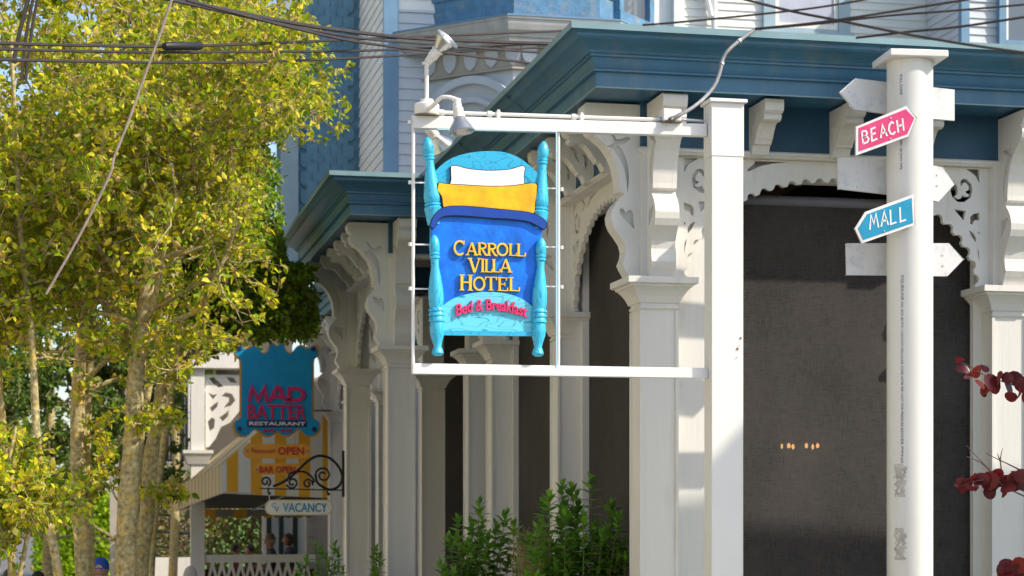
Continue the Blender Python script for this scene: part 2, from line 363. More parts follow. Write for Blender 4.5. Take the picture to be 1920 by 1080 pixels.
# roof and ceiling over the porches
MB().box((4.9, 14.9, 5.70), (XE, 26.1, 5.79)).box((3.9, 21.5, 5.6), (4.9, 35, 5.78)).box((3.25, 21.45, 5.6), (3.9, 25.25, 5.78)).build('porch_roof', mat('roof_felt', (.2, .2, .2), .9), hotel)
MB().box((4.33, 14.88, 5.36), (XE, 17.5, 5.385)).box((4.33, 17.5, 5.36), (6.9, 35, 5.385)).box((3.35, 21.53, 5.36), (4.33, 25.17, 5.385)).build('porch_ceiling', beige, hotel)
MB().box((3.1, 14.65, .0), (XE, 17.6, .55)).box((3.05, 17.6, .0), (6.9, 35.3, .55)).build('porch_floor', floor_m, hotel)
# house walls behind the porch
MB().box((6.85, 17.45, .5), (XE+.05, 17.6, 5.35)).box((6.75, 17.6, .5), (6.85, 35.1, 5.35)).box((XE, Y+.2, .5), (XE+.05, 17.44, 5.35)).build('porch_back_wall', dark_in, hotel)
SW = .28
cappr = [(0, 3.775), (.012, 3.775), (.018, 3.785), (.018, 3.797), (.008, 3.805), (.008, 3.82), (.024, 3.825), (.03, 3.84), (.045, 3.875), (.068, 3.91), (.095, 3.94), (.108, 3.945), (.108, 3.958), (.128, 3.962), (.14, 3.968), (.14, 4.015), (0, 4.02)]
def ring(w2): return [(w2, -w2), (-w2, -w2), (-w2, w2), (w2, w2)]   # clockwise so that outward is on the left of each edge
# check of orientation: from (w,-w) to (-w,-w) heads -x -> outward -y
capm = MB().sweep(ring(SW/2), cappr, closed=True)
shaft = MB().box((-SW/2, -SW/2, .55), (SW/2, SW/2, 4.985))
for sx in (-1, 1):
    for sy in (-1, 1):
        shaft.box((sx*(SW/2+.003)-.012, sy*(SW/2+.003)-.012, .56), (sx*(SW/2+.003)+.012, sy*(SW/2+.003)+.012, 3.77))
shaft_o = None; cap_o = None
# big scroll bracket, profile (outward, z)
bp = [(0, 5.365), (.43, 5.365), (.447, 5.35), (.452, 5.315), (.435, 5.265), (.41, 5.25), (.395, 5.235), (.418, 5.222), (.422, 5.19), (.408, 5.15), (.385, 5.125), (.35, 5.105), (.325, 5.085), (.27, 5.04), (.22, 4.97), (.188, 4.89), (.17, 4.80), (.163, 4.73),
      (.163, 4.69), (.122, 4.672), (.14, 4.645), (.185, 4.60), (.215, 4.555), (.232, 4.50), (.226, 4.45), (.205, 4.40), (.165, 4.35), (.125, 4.29), (.11, 4.23), (.118, 4.18), (.138, 4.13), (.12, 4.09), (.10, 4.06), (.082, 4.0205), (0, 4.0205)]
curl = [(.245, 5.16), (.215, 5.10), (.212, 5.06), (.245, 5.04), (.262, 5.035), (.215, 5.015), (.165, 4.95), (.125, 4.86), (.105, 4.77), (.098, 4.68), (.085, 4.80), (.10, 4.92), (.14, 5.01), (.175, 5.05), (.12, 5.06), (.075, 5.10), (.10, 5.115), (.14, 5.095), (.185, 5.09), (.215, 5.14)]
heart = [(.155, 4.56), (.165, 4.535), (.15, 4.50), (.10, 4.455), (.045, 4.40), (.05, 4.46), (.055, 4.52), (.07, 4.545), (.095, 4.545), (.11, 4.52), (.13, 4.55)]
BT = .19
def xz(pts): return [(-p[0], p[1]) for p in pts]
bk = MB(); bk.plate(xz([(max(0, p[0]-.0), p[1]) for p in bp]), (), -BT/2+.036, BT/2-.036)
bk.plate(xz(bp), [xz(curl), xz(heart)], -BT/2, -BT/2+.035); bk.plate(xz(bp), [xz(curl), xz(heart)], BT/2-.035, BT/2)
sp_ = [(0, 5.365), (.36, 5.365), (.385, 5.345), (.39, 5.31), (.375, 5.275), (.35, 5.26), (.365, 5.24), (.355, 5.215), (.32, 5.205), (.26, 5.21), (.225, 5.19), (.19, 5.15), (.165, 5.11), (.14, 5.085), (.13, 5.065), (.10, 5.06), (.085, 5.035), (.07, 4.995), (.04, 4.985), (.015, 5.0), (0, 5.02)]
sc1 = [(.21, 5.29), (.175, 5.25), (.16, 5.20), (.13, 5.16), (.145, 5.21), (.15, 5.27)]
sc2 = [(.10, 5.23), (.06, 5.22), (.05, 5.16), (.07, 5.11), (.085, 5.16), (.075, 5.19)]
sb = MB(); sb.plate(xz(sp_), (), -.045, .045); sb.plate(xz(sp_), [xz(sc1), xz(sc2)], -.068, -.0455); sb.plate(xz(sp_), [xz(sc1), xz(sc2)], .0455, .068)
sb.plate([(-.28, 5.363), (-.40, 5.363), (-.405, 5.33), (-.395, 5.28), (-.365, 5.262), (-.30, 5.262)], (), -.0745, .0745)
protos = {}
def put(key, mb, m, parent, loc, rot=0, **k):
    name = key.split('#')[0]
    if key not in protos:
        o = mb.build(name, m, None, **k); me = o.data; bpy.data.objects.remove(o); protos[key] = me
    o = bpy.data.objects.new(name, protos[key]); link(o, parent); o.location = loc; o.rotation_euler = (0, 0, rot); return o
def column(cx, cy, L=False, F=False, brackets=True, old=False, sides=()):
    c = put('column#s', shaft, white, hotel, (cx, cy, 0))
    put('capital#c', capm, white, c, (0, 0, 0))
    if L: put('scroll_bracket#b', bk, white, c, (-SW/2-.001, 0, 0), 0, bevel=.003)
    if F: put('scroll_bracket#b', bk, white, c, (0, -SW/2-.001, 0), R(90), bevel=.003)
    return c
cX = X+SW/2; cY = Y+SW/2
column(cX, cY, L=True, F=True)
column(7.138+SW/2, cY, F=True)
column(7.138+2.94+SW/2-.5, cY, F=True)
column(cX, 17.495+SW/2, L=True); column(cX, 20.5+SW/2, L=True)
column(4.165+SW/2, 21.401+SW/2+.25)
column(3.219+SW/2, 21.401+SW/2, L=True, F=True); column(3.219+SW/2, 24.947+SW/2, L=True)
column(cX+.07, 25.4+SW/2); column(cX, 29.0, L=True); column(cX, 31.9, L=True); column(cX, 34.95, L=True)
for x in (5.14, 5.81, 6.48, 7.85, 8.6): put('small_bracket#m', sb, white_old, hotel, (x, Y-.001, 0), R(90), bevel=.002)
for y in (15.68, 16.30, 16.92, 18.3, 19.0, 19.7): put('small_bracket#m', sb, white_old, hotel, (X-.001, y, 0), 0, bevel=.002)
for y in (22.3, 23.0, 23.7, 24.35): put('small_bracket#m', sb, white_old, hotel, (3.218, y, 0), 0, bevel=.002)
for y in (26.2, 27.0, 27.8, 29.8, 30.6, 32.6, 33.3, 34.0): put('small_bracket#m', sb, white_old, hotel, (X-.001, y, 0), 0, bevel=.002)
# fretwork arches between the columns
def pz(zx, zy): return ((1862-(1740+zx/3.856))*.0043, 2.2+.00426*(960-(280+zy/3.856)))
H2 = [(205, 195), (190, 235), (183, 280), (198, 325), (240, 356), (292, 356), (338, 322), (354, 270), (346, 222), (312, 190), (280, 184), (260, 206), (262, 235), (272, 238), (278, 218), (300, 212), (324, 236), (328, 258), (314, 272), (298, 276), (308, 292), (330, 300), (318, 316), (298, 316), (275, 305), (262, 332), (238, 334), (213, 320), (236, 300), (240, 284), (234, 240), (214, 218)]
frets = [[(305, 112), (408, 112), (408, 215), (378, 160)], H2, [(210, 410), (302, 420), (285, 492)], [(398, 432), (408, 428), (408, 486), (372, 485), (352, 520), (336, 512), (338, 460), (362, 440)],
         [(325, 560), (360, 580), (384, 612), (380, 648), (350, 612)], [(388, 682), (405, 722), (408, 790), (398, 740)], [(398, 575), (409, 565), (409, 592)]]
frets = [[pz(*p) for p in h] for h in frets]
frets += [[(.66, 4.972), (.92, 4.968), (.80, 4.955), (.70, 4.93), (.60, 4.885), (.59, 4.90), (.64, 4.94)], [(.42, 4.86), (.50, 4.90), (.52, 4.93), (.45, 4.975), (.40, 4.975), (.46, 4.94)]]
def arch_mb(W):
    a = W/2-.12; b = .80; n = 220; edge = []; L0 = 0; prev = None
    P = [(W/2-a*math.cos(math.pi*i/n), 4.02+b*math.sin(math.pi*i/n)) for i in range(n+1)]
    per = .118
    for i, p in enumerate(P):
        if prev: L0 += math.dist(p, prev)
        prev = p; ph = (L0/per) % 1; t = abs(ph-.5)*2          # 1 at tooth centre
        bite = max(0, 1-(t/.62)**2)**.5*.036
        th = math.pi*i/n; nx, nz = -math.cos(th)*b, math.sin(th)*a; l = math.hypot(nx, nz)
        edge.append((p[0]+nx/l*bite, p[1]+nz/l*bite))
    out = [(0, 4.02)]+edge+[(W, 4.02), (W, 4.983), (0, 4.983)]
    hs = []
    for h in frets:
        if max(q[0] for q in h) < W/2-.2:
            hs.append([(q[0]+.015, q[1]) for q in h]); hs.append([(W-q[0]-.015, q[1]) for q in h])
    return MB().plate(out, hs, 0, .042)
def arch(W, loc, rot): return put('fretwork_arch#%.2f' % W, arch_mb(W), white, hotel, loc, rot)
arch(2.66, (4.477, Y+.07, 0), 0); arch(2.3, (7.419, Y+.07, 0), 0)
arch(2.465, (X+.112, 17.494, 0), R(-90)); arch(2.72, (X+.112, 20.499, 0), R(-90)); arch(3.26, (3.219+.112, 24.946, 0), R(-90))
arch(3.1, (X+.112, 28.85, 0), R(-90)); arch(2.55, (X+.112, 31.75, 0), R(-90)); arch(2.7, (X+.112, 34.80, 0), R(-90))
# headers, side posts and woven shade screens
hd = MB()
hd.box((4.48, Y+.17, 4.83), (XE, Y+.27, 5.36)); hd.box((X+.17, 15.05, 4.83), (X+.27, 20.49, 5.36))
hd.build('header_beam', white, hotel)
for a_, b_ in (((4.478, Y+.115, .56), (4.80, Y+.165, 4.982)), ((7.06, Y+.2, .56), (7.136, Y+.26, 4.82)), ((X+.17, 15.03, .56), (X+.25, 15.12, 4.82)), ((X+.2, 17.40, .56), (X+.26, 17.493, 4.82)), ((X+.2, 17.778, .56), (X+.40, 17.86, 4.82)),
               ((X+.2, 20.40, .56), (X+.26, 20.493, 4.82)), ((X+.2, 20.79, .56), (X+.345, 20.86, 4.82))):
    MB().box(a_, b_).build('side_post', white, hotel)
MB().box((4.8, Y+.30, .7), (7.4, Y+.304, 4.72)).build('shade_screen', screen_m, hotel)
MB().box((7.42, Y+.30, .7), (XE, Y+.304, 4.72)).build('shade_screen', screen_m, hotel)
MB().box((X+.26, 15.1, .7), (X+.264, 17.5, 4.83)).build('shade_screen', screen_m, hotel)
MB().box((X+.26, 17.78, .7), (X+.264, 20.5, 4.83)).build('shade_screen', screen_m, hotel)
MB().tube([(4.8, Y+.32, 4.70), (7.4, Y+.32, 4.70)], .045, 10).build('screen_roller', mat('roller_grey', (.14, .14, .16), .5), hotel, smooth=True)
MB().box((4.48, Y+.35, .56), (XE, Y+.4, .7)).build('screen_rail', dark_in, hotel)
# inner wall of section two, porch windows seen between the columns
iw = MB().box((6.70, 21.2, .003), (6.748, 49.0, 5.35)).build('inner_wall', mat('grey_inner_wall', (.42, .44, .47), .7), hotel)
for y in (22.6, 25.6, 28.4, 31.2):
    wf = MB().box((6.64, y, 1.4), (6.699, y+1.3, 4.3)).build('porch_window', white, hotel)
    MB().box((6.63, y+.09, 1.5), (6.639, y+1.21, 4.2)).build('pane', glass, wf)
MB().box((4.75, 21.05, .55), (6.7, 21.15, 5.35)).build('inner_wall', beige, hotel)
MB().box((4.62, 26.6, .55), (6.69, 26.7, 5.35)).build('inner_wall', mat('brown_inner_wall', (.10, .09, .08), .7), hotel)
# ------------------------------------------------------------------ upper storeys
WY = 26.0; XW = 3.9
MB().box((XW+.06, WY+.06, 5.79), (11.6, WY+.16, 10.6)).build('upper_wall', siding, hotel)
MB().box((XW+.06, WY+.16, 5.79), (XW+.16, 28.85, 10.6)).build('upper_wall', siding, hotel)
def boards(x0, x1, z0, z1, y, ex, m, wall=None, rot=False, holes=()):
    """lapped boards, one object each; rot=True lays them along y on a wall that faces -x"""
    k = 0; z = z0
    while z < z1:
        segs = [(x0, x1)]
        for h in holes:
            if z+ex > h[2] and z < h[3]:
                ns = []
                for a, b in segs:
                    if h[0] > a and h[1] < b: ns += [(a, h[0]), (h[1], b)]
                    elif h[0] <= a < h[1] < b: ns.append((h[1], b))
                    elif a < h[0] < b <= h[1]: ns.append((a, h[0]))
                    elif h[0] <= a and h[1] >= b: pass
                    else: ns.append((a, b))
                segs = ns
        for a, b in segs:
            L_ = b-a
            if L_ < .03: continue
            key = 'clapboard#%.3f_%.3f_%s' % (L_, ex, m.name)
            t = MB().add([(0, -.022, 0), (L_, -.022, 0), (L_, .0, ex+.012), (0, .0, ex+.012), (0, .004, 0), (L_, .004, 0), (L_, .006, ex+.012), (0, .006, ex+.012)], [(0, 1, 2, 3), (4, 7, 6, 5), (0, 4, 5, 1), (0, 3, 7, 4), (1, 5, 6, 2), (3, 2, 6, 7)])
            j = random.uniform(-.002, .002)
            if rot: put(key, t, m, hotel, (y+.03+j, b, z), R(-90))
            else: put(key, t, m, hotel, (a, y+.03+j, z), 0)
        z += ex
HY = 24.72
boards(XW+.12, 4.95, 5.8, 8.9, WY, .146, siding_b)  # same white boards as above, coloured grey-blue for the shade below the hood
boards(XW+.12, 4.95, 8.9, 10.4, WY, .146, siding)
WIN = (9.0-.0, 10.22, 8.6, 10.6)
pw = PY(1430, 60, WY); pw2 = PY(1592, 60, WY); WIN = (pw.x, pw2.x, PY(1500, 62, WY).z, 10.6)
xr0 = PY(1282, 0, WY).x; xr1 = PY(1750, 0, WY).x
boards(xr0, xr1, 7.9, 10.4, WY, .112, siding, holes=[WIN])
boards(WY+.05, 28.8, 5.8, 10.4, XW-.02, .146, siding, rot=True)
MB().box((XW-.06, WY-.03, 5.79), (XW+.14, WY+.055, 10.4)).build('corner_board', corner_b, hotel)
MB().box((PY(1262, 0, WY).x, WY-.05, 5.79), (xr0-.003, WY+.055, 10.4)).build('corner_board', siding, hotel)
# window on the right with its pale frame
wf = MB()
wx0, wx1, wz = WIN[0], WIN[1], WIN[2]
wf.box((wx0, WY-.05, wz), (wx0+.17, WY+.05, 10.4)).box((wx1-.17, WY-.05, wz), (wx1, WY+.05, 10.4)).box((wx0-.05, WY-.09, wz-.13), (wx1+.05, WY+.05, wz)).box((wx0+.171, WY-.045, wz+.002), (wx1-.171, WY+.05, wz+.06))
wo_ = wf.build('window_frame', trim_b, hotel)
MB().box((wx0+.172, WY-.02, wz+.062), (wx0+.23, WY+.04, 10.3)).box((wx1-.23, WY-.02, wz+.062), (wx1-.172, WY+.04, 10.3)).box((wx0+.231, WY-.02, wz+.062), (wx1-.231, WY+.04, wz+.13)).build('sash', white, wo_)
MB().box((wx0+.231, WY+.0, wz+.131), (wx1-.231, WY+.03, 10.3)).build('pane', mat('curtained_glass', (.45, .46, .55), .2), wo_)
dp = PY(1340, 30, WY-.1)
MB().tube([(dp.x, WY-.08, 5.9), (dp.x, WY-.08, 10.4)], .045, 10).tube([(dp.x-.35, WY-.08, 10.4), (dp.x-.05, WY-.1, 9.0)], .04, 8).build('downpipe', vinyl, hotel, smooth=True)
# right-hand wing that comes forward
MB().box((11.60, 24.9, 5.79), (11.9, WY, 10.6)).box((11.60, 24.9, 5.79), (14, 25.0, 10.6)).build('wing_wall', siding_b, hotel)
boards(24.95, 25.98, 7.9, 10.4, 11.55, .112, siding_b, rot=True)
MB().box((PY(1800, 0, 24.85).x, 24.8, 5.79), (PY(1815, 0, 24.85).x, 24.898, 10.5)).build('corner_board', corner_b, hotel)
boards(PY(1816, 0, 24.9).x, 13.9, 7.9, 10.4, 24.86, .112, siding_b, holes=[(PY(1872, 0, 24.85).x, 13.9, PY(1890, 84, 24.85).z, 10.6)])
q0 = PY(1873, 84, 24.8); wf2 = MB().box((q0.x, 24.78, q0.z), (q0.x+.1, 24.88, 10.5)).box((q0.x+.102, 24.78, q0.z), (13.9, 24.88, q0.z+.07)).build('window_frame', corner_b, hotel)
MB().box((q0.x+.103, 24.80, q0.z+.072), (q0.x+.14, 24.86, 10.5)).box((q0.x+.5, 24.80, q0.z+.072), (q0.x+.53, 24.86, 10.5)).build('sash', white, wf2)
MB().box((q0.x+.141, 24.83, q0.z+.072), (13.9, 24.85, 10.5)).build('pane', glass, wf2)
# blue fish-scale wing at the far left of the roofline
MB().box((2.7, 28.9, 5.79), (XW+.05, 29.0, 10.6)).build('shingle_wall', shingle_m, hotel)
shp = MB().plate([(-.085, .2), (-.085, .05), (-.07, .018), (-.035, -.006), (0, -.012), (.035, -.006), (.07, .018), (.085, .05), (.085, .2)], (), 0, .016)
r_ = 0; z = 5.9
while z < 9.9:
    for i in range(5):
        x = 3.12+i*.178+(.089 if r_ % 2 else 0)
        if x > 3.83: continue
        o = put('shingle#', shp, shingle_m, hotel, (x, 28.872-.004*(r_ % 2), z+random.uniform(-.004, .004))); o.rotation_euler = (R(5), 0, 0)
    z += .135; r_ += 1
MB().box((2.75, 28.8, 5.8), (3.0, 28.9, 10.5)).build('corner_board', trim_b, hotel)
# ------------------------------------------------------------------ canted bay with its hood
k_ = 1.30; p0 = (XW+.05, WY); bayh = [(10.0-.62, WY), (8.08, WY-k_), (5.25, WY-k_), (XW+.05+.02, WY)]
bx1, bx2 = 5.25, 6.75; hoodpath = [(bx2+k_, WY), (bx2, WY-k_), (bx1, WY-k_), (bx1-k_, WY)]
ht = 8.57
hoodprof = [(-.4, ht+.03), (0, ht), (.0, ht-.035), (-.02, ht-.05), (-.03, ht-.10), (-.055, ht-.17), (-.10, ht-.22), (-.11, ht-.25), (-.13, ht-.25), (-.13, ht-.30), (-.42, ht-.30), (-.42, ht-.1)]
hood = MB().sweep(hoodpath, hoodprof).build('bay_hood', mat('grey_cream_trim', (.42, .42, .42), .6, .15, 5, dirt=(.25, .22, .2), dirt_amt=.5, dscale=6, streak=True), hotel)
MB().sweep(hoodpath, [(-.38, ht+.05), (.012, ht+.012), (.012, ht-.01), (-.38, ht+.02)]).build('hood_edge', corner_b, hood)
wallpath = [(bx2+k_, WY+.4), (bx2+k_, WY), (bx2, WY-k_), (bx1, WY-k_), (bx1-k_, WY), (bx1-k_, WY+.4)]
MB().sweep(hoodpath, [(-.36, 5.8), (-.36, ht-.29), (-.5, ht-.29), (-.5, 5.8)]).build('bay_wall', siding_b, hotel)
MB().sweep(hoodpath, [(-.30, ht-.62), (-.30, ht-.60), (-.35, ht-.58), (-.358, ht-.302), (-.36, ht-.62)]).build('bay_frieze', beige, hotel)
up = MB().sweep(hoodpath, [(-.42, ht-.05), (-.42, 10.4), (-.6, 10.4), (-.6, ht-.05)]).build('upper_bay', old_blue, hotel)
# local frame on the canted face
A_ = Vector((bx1, WY-k_, 0)); B_ = Vector((bx1-k_, WY, 0)); dirc = (A_-B_).normalized(); nrm = Vector((-1, -1, 0)).normalized(); flen = (A_-B_).length
rotc = math.atan2(dirc.y, dirc.x)
def face(mb, name, m, parent, s0, off): o = mb.build(name, m, parent); o.location = B_+dirc*s0+nrm*off; o.rotation_euler = (0, 0, rotc); return o
for i in range(5): face(MB().plate([(0, 0), (.2, 0), (.2, -.12), (.17, -.20), (.1, -.26), (.03, -.20), (0, -.12)], (), -.08, .06), 'hood_bracket', siding_b, hotel, .28+.33*i, -.40).location.z = ht-.31
for i in range(4):
    o = MB().plate([(0, 0), (.2, 0), (.2, -.12), (.17, -.20), (.1, -.26), (.03, -.20), (0, -.12)], (), -.08, .06).build('hood_bracket', siding_b, hotel); o.location = (bx1+.25+.36*i, WY-k_+.35, ht-.31)
for rr, w_, dd, nm in ((.86, .10, -.34, 'arch_hood'), (.60, .07, -.35, 'arch_hood')):
    pts = arc(0, 0, rr, rr*1.0, 0, 180, 30); face(MB().ribbon(pts, w_, -.06, .02), nm, siding_b, hotel, flen/2+.1, dd).location.z = ht-1.55
for i in range(3):
    zz = 9.0+i*.3
    MB().sweep(hoodpath, [(-.418, zz), (-.40, zz), (-.41, zz+.29), (-.418, zz+.29)]).build('clapboard', old_blue, hotel)
MB().sweep(hoodpath, [(-.418, 8.56), (-.385, 8.56), (-.385, 8.7), (-.418, 8.7)]).build('sill_board', old_blue, hotel)
# slanted blue window frame on the right-hand face of the upper bay
dA = Vector((bx2, WY-k_)); dB = Vector((bx2+k_, WY))
def rface(a, b, z0, z1, off, th, name, m, par):
    d = (dB-dA).normalized(); n = Vector((d.y, -d.x)); a_ = dA+d*a+n*off; b_ = dA+d*b+n*off; a2 = a_+n*th; b2 = b_+n*th
    return MB().add([(a_.x, a_.y, z0), (b_.x, b_.y, z0), (b2.x, b2.y, z0), (a2.x, a2.y, z0), (a_.x, a_.y, z1), (b_.x, b_.y, z1), (b2.x, b2.y, z1), (a2.x, a2.y, z1)],
                    [(0, 3, 2, 1), (4, 5, 6, 7), (0, 1, 5, 4), (1, 2, 6, 5), (2, 3, 7, 6), (3, 0, 4, 7)]).build(name, m, par)
wfr = rface(.55, 1.5, 8.75, 8.87, -.42, .10, 'window_frame', old_blue, hotel)
rface(.55, .67, 8.875, 10.3, -.42, .09, 'stile', old_blue, wfr); rface(1.38, 1.5, 8.875, 10.3, -.42, .09, 'stile', old_blue, wfr); rface(.68, 1.37, 8.88, 10.3, -.42, .02, 'pane', glass, wfr)
# ------------------------------------------------------------------ square sign post with its arms
PYF = 13.39                                                   # front plane of the post
a_ = PY(1334, 190, PYF); b_ = PY(1395, 190, PYF); zt = a_.z
post = thing('sign_post', 'square white post carrying the hanging hotel sign on two horizontal arms', 'post', ((a_.x+b_.x)/2, PYF+.09, 0))
hw = (b_.x-a_.x)/2
zsh = PY(1340, 292, PYF).z
MB().box((-hw+.004, -.086, .003), (hw-.004, .09, zsh)).box((-hw, -.09, zsh), (hw, .094, zt-.004)).build('post_shaft', vinyl, post, bevel=.003)
MB().box((-hw-.02, -.115, zt-.004), (hw+.02, .115, zt+.022)).box((-hw+.03, -.07, zt+.0221), (hw-.03, .07, zt+.03)).build('post_cap', vinyl, post, bevel=.004)
px_, py_ = post.location.x, post.location.y
AY = 13.50                                                    # centre plane of the arms and the sign
def arm(u0, v0, u1, v1, h, name):
    p = PY(u0, v0, AY-.03); q = PY(u1, v1, AY-.03); mb = MB()
    L_ = [(p.x-px_, AY-.03-py_), (q.x-px_, AY-.03-py_)]
    V = []
    for (x, z) in ((p.x-px_, p.z), (q.x-px_, q.z)):
        for y in (AY-.03-py_, AY+.03-py_): V += [(x, y, z-h), (x, y, z)]
    mb.add(V, [(0, 1, 3, 2), (4, 6, 7, 5), (0, 4, 5, 1), (2, 3, 7, 6), (1, 5, 7, 3), (0, 2, 6, 4)])
    return mb.build(name, vinyl, post, bevel=.004)
arm(776, 216, 1326, 232, .088, 'upper_arm'); arm(774, 681, 1328, 690, .074, 'lower_arm')
def SL(u, v, y=AY): p = PY(u, v, y); return Vector((p.x-px_, y-py_, p.z))
def rod(pts, r, name, m=vinyl, n=8): return MB().tube(pts, r, n).build(name, m, post, smooth=True)
rod([SL(775, 216), SL(774.5, 700)], .012, 'hanger_rod', vinyl); rod([SL(1047, 238), SL(1047, 690)], .012, 'hanger_rod', vinyl)
rod([SL(820, 243, AY-.028), SL(1043, 247, AY-.028), SL(1043, 690, AY-.028)], .006, 'inner_rail', mat('pale_cyan_metal', (.35, .6, .68), .4))
for v in (342, 458, 541): rod([SL(769, v+.5), SL(806, v+.8)], .006, 'hanger_pin')
for v in (354, 464, 538): rod([SL(1016, v-.8), SL(1055, v)], .006, 'hanger_pin')
for u, v in ((769, 342), (769, 458), (769, 541), (1053, 355), (1053, 464), (1053, 538), (768, 229)):
    p = SL(u, v); MB().lathe([(.013, -.012), (.013, .012)], p, 10).build('bolt_head', vinyl, post)
# conduit that runs along the upper arm, junction boxes and the three floodlights
def S3(u, v, y): p = PY(u, v, y); return Vector((p.x, y, p.z))
cond = thing('conduit', 'white electrical conduit with clamps clipped along the top of the sign arm', 'conduit', S3(820, 214, AY+.0))
cl = cond.location.copy()
MB().tube([S3(820, 210.5, AY)-cl, S3(1240, 224.5, AY)-cl], .0135, 10).build('pipe', silver_w, cond, smooth=True)
MB().tube([S3(1276, 224, AY)-cl, S3(1320, 227.5, AY)-cl], .012, 10).build('pipe', steel, cond, smooth=True)
for u, v in ((828, 211), (918, 213.5), (934, 214.5), (1076, 219), (1090, 219.5), (1235, 224.5)):
    p = S3(u, v, AY)-cl; MB().lathe([(.021, -.016), (.021, .016)], p, 12, Matrix.Rotation(R(90), 4, 'Y')).build('coupling', silver_w if u != 1235 else steel, cond, smooth=True)
    if u in (934, 1090): MB().box((p.x-.009, p.y-.02, p.z-.026), (p.x+.009, p.y+.02, p.z+.03)).build('clamp', silver_w, cond)
jb = S3(1257, 219, AY-.01)
MB().box((jb.x-cl.x-.066, -.062, jb.z-cl.z-.038), (jb.x-cl.x+.066, .05, jb.z-cl.z+.048)).build('junction_box', vinyl, cond, bevel=.005)
MB().box((jb.x-cl.x-.072, -.068, jb.z-cl.z-.046), (jb.x-cl.x+.072, .055, jb.z-cl.z-.0385)).build('box_gasket', mat('gasket', (.2, .17, .12), .7), cond)
# flexible grey cable from the roof edge to the junction box
fx = thing('flexible_conduit', 'grey flexible metal conduit curving from the roof edge down to the sign arm', 'conduit', (0, 0, 0))
P0 = [(1416, 55, 13.98), (1392, 72, 13.93), (1368, 92, 13.86), (1356, 110, 13.82), (1350, 135, 13.76), (1340, 160, 13.70), (1322, 182, 13.62), (1298, 202, 13.50), (1275, 215, 13.43), (1262, 222, 13.42)]
pp = [S3(*q) for q in P0]
def smooth_path(pts, n=6):
    out = []; m = len(pts)
    for i in range(m-1):
        p0, p1, p2, p3 = pts[max(i-1, 0)], pts[i], pts[i+1], pts[min(i+2, m-1)]
        for k in range(n):
            t = k/n; out.append(.5*((2*p1)+(p2-p0)*t+(2*p0-5*p1+4*p2-p3)*t*t+(-p0+3*p1-3*p2+p3)*t**3))
    out.append(pts[-1]); return out
fx.location = pp[-1]; ps = [p-pp[-1] for p in smooth_path(pp, 22)]
MB().tube(ps, [.0115 if i % 2 else .0145 for i in range(len(ps))], 8).build('cable_sheath', mat('grey_flex_conduit', (.30, .30, .31), .5, .2, 30), fx)
MB().tube([Vector((0, 0, 0)), Vector((-.02, -.005, -.014)), Vector((-.03, -.002, -.03))], [.018, .022, .016], 10).build('connector', mat('dark_metal', (.1, .1, .1), .5, metal=.5), fx, smooth=True)
for i in (26, 74):
    MB().tube([ps[i], ps[i+3]], .019, 10).build('collar', steel, fx)
# round box the lamps stand on
rb = thing('lamp_junction_box', 'round white junction box at the outer end of the sign arm', 'junction box', S3(800, 214, AY))
MB().lathe([(.085, -.008), (.088, -.004), (.088, .062), (.08, .07), (.05, .075), (.046, .10), (.02, .104)], (0, 0, 0), 24).build('box_body', vinyl, rb, smooth=True)
MB().lathe([(.092, -.016), (.092, -.009)], (0, 0, 0), 24).build('gasket', mat('gasket', (.2, .17, .12), .7), rb, smooth=True)
def lamp(label, pts, hold, aim, bell_len=.085, r=.088):
    """pts: arm path; hold: where the socket starts; aim: direction of the bell"""
    base = S3(800, 196, AY); t = thing('floodlight', label, 'floodlight', pts[0], 0, 'floodlights over the hanging hotel sign')
    o0 = pts[0]
    MB().tube([p-o0 for p in smooth_path(pts, 4)], .0145, 10).build('arm', silver_w, t, smooth=True)
    d = aim.normalized(); M = d.to_track_quat('Z', 'Y').to_matrix().to_4x4(); c = hold-o0
    MB().lathe([(.012, -.035), (.02, -.034), (.024, -.02), (.019, -.012), (.028, -.008), (.031, .03), (.037, .035), (.037, .085), (.043, .088), (.043, .10), (.036, .104)], c, 18, M).build('socket', silver_w, t, smooth=True)
    b = MB().lathe([(.036, .098), (.045, .118), (.062, .145), (.078, .17), (r, .19), (r+.005, .197), (r+.001, .205), (r-.012, .198), (.06, .165), (.038, .13), (.01, .125)], c, 28, M).build('bell_reflector', silver, t, smooth=True)
    MB().lathe([(.02, .128), (.05, .15), (.06, .172), (.045, .188), (.01, .195)], c, 18, M).build('bulb', mat('frosted_bulb', (.7, .7, .68), .15), t, smooth=True)
    for k in (-1, 1): MB().lathe([(.011, -.03), (.011, .03)], c+d*-.025, 10, Matrix.Rotation(R(90), 4, 'Y')).build('swivel_knuckle', silver_w, t, smooth=True) if k > 0 else None
    return t
lamp('topmost floodlight on a tall white stem, silver bell turned up and to the right', [S3(800, 191, AY), S3(800, 160, AY), S3(800, 127, AY), S3(802, 118, AY)], S3(804, 114, AY), Vector((.42, -.33, .50)))
lamp('floodlight on a bent white arm, silver bell hanging before the sign arm', [S3(800, 205, AY-.06), S3(812, 198, 13.36), S3(826, 184, 13.30), S3(840, 182, 13.27), S3(855, 186, 13.26)], S3(857, 194, 13.26), Vector((.08, -.06, -.6)))
lamp('floodlight behind the left bed post, pale bell facing down and away', [S3(800, 205, AY+.06), S3(799, 215, AY+.14), S3(798, 228, AY+.17)], S3(800, 234, AY+.18), Vector((.36, .22, -.42)))
rust = mat('rust_chip', (.16, .09, .05), .9, .3, 40)
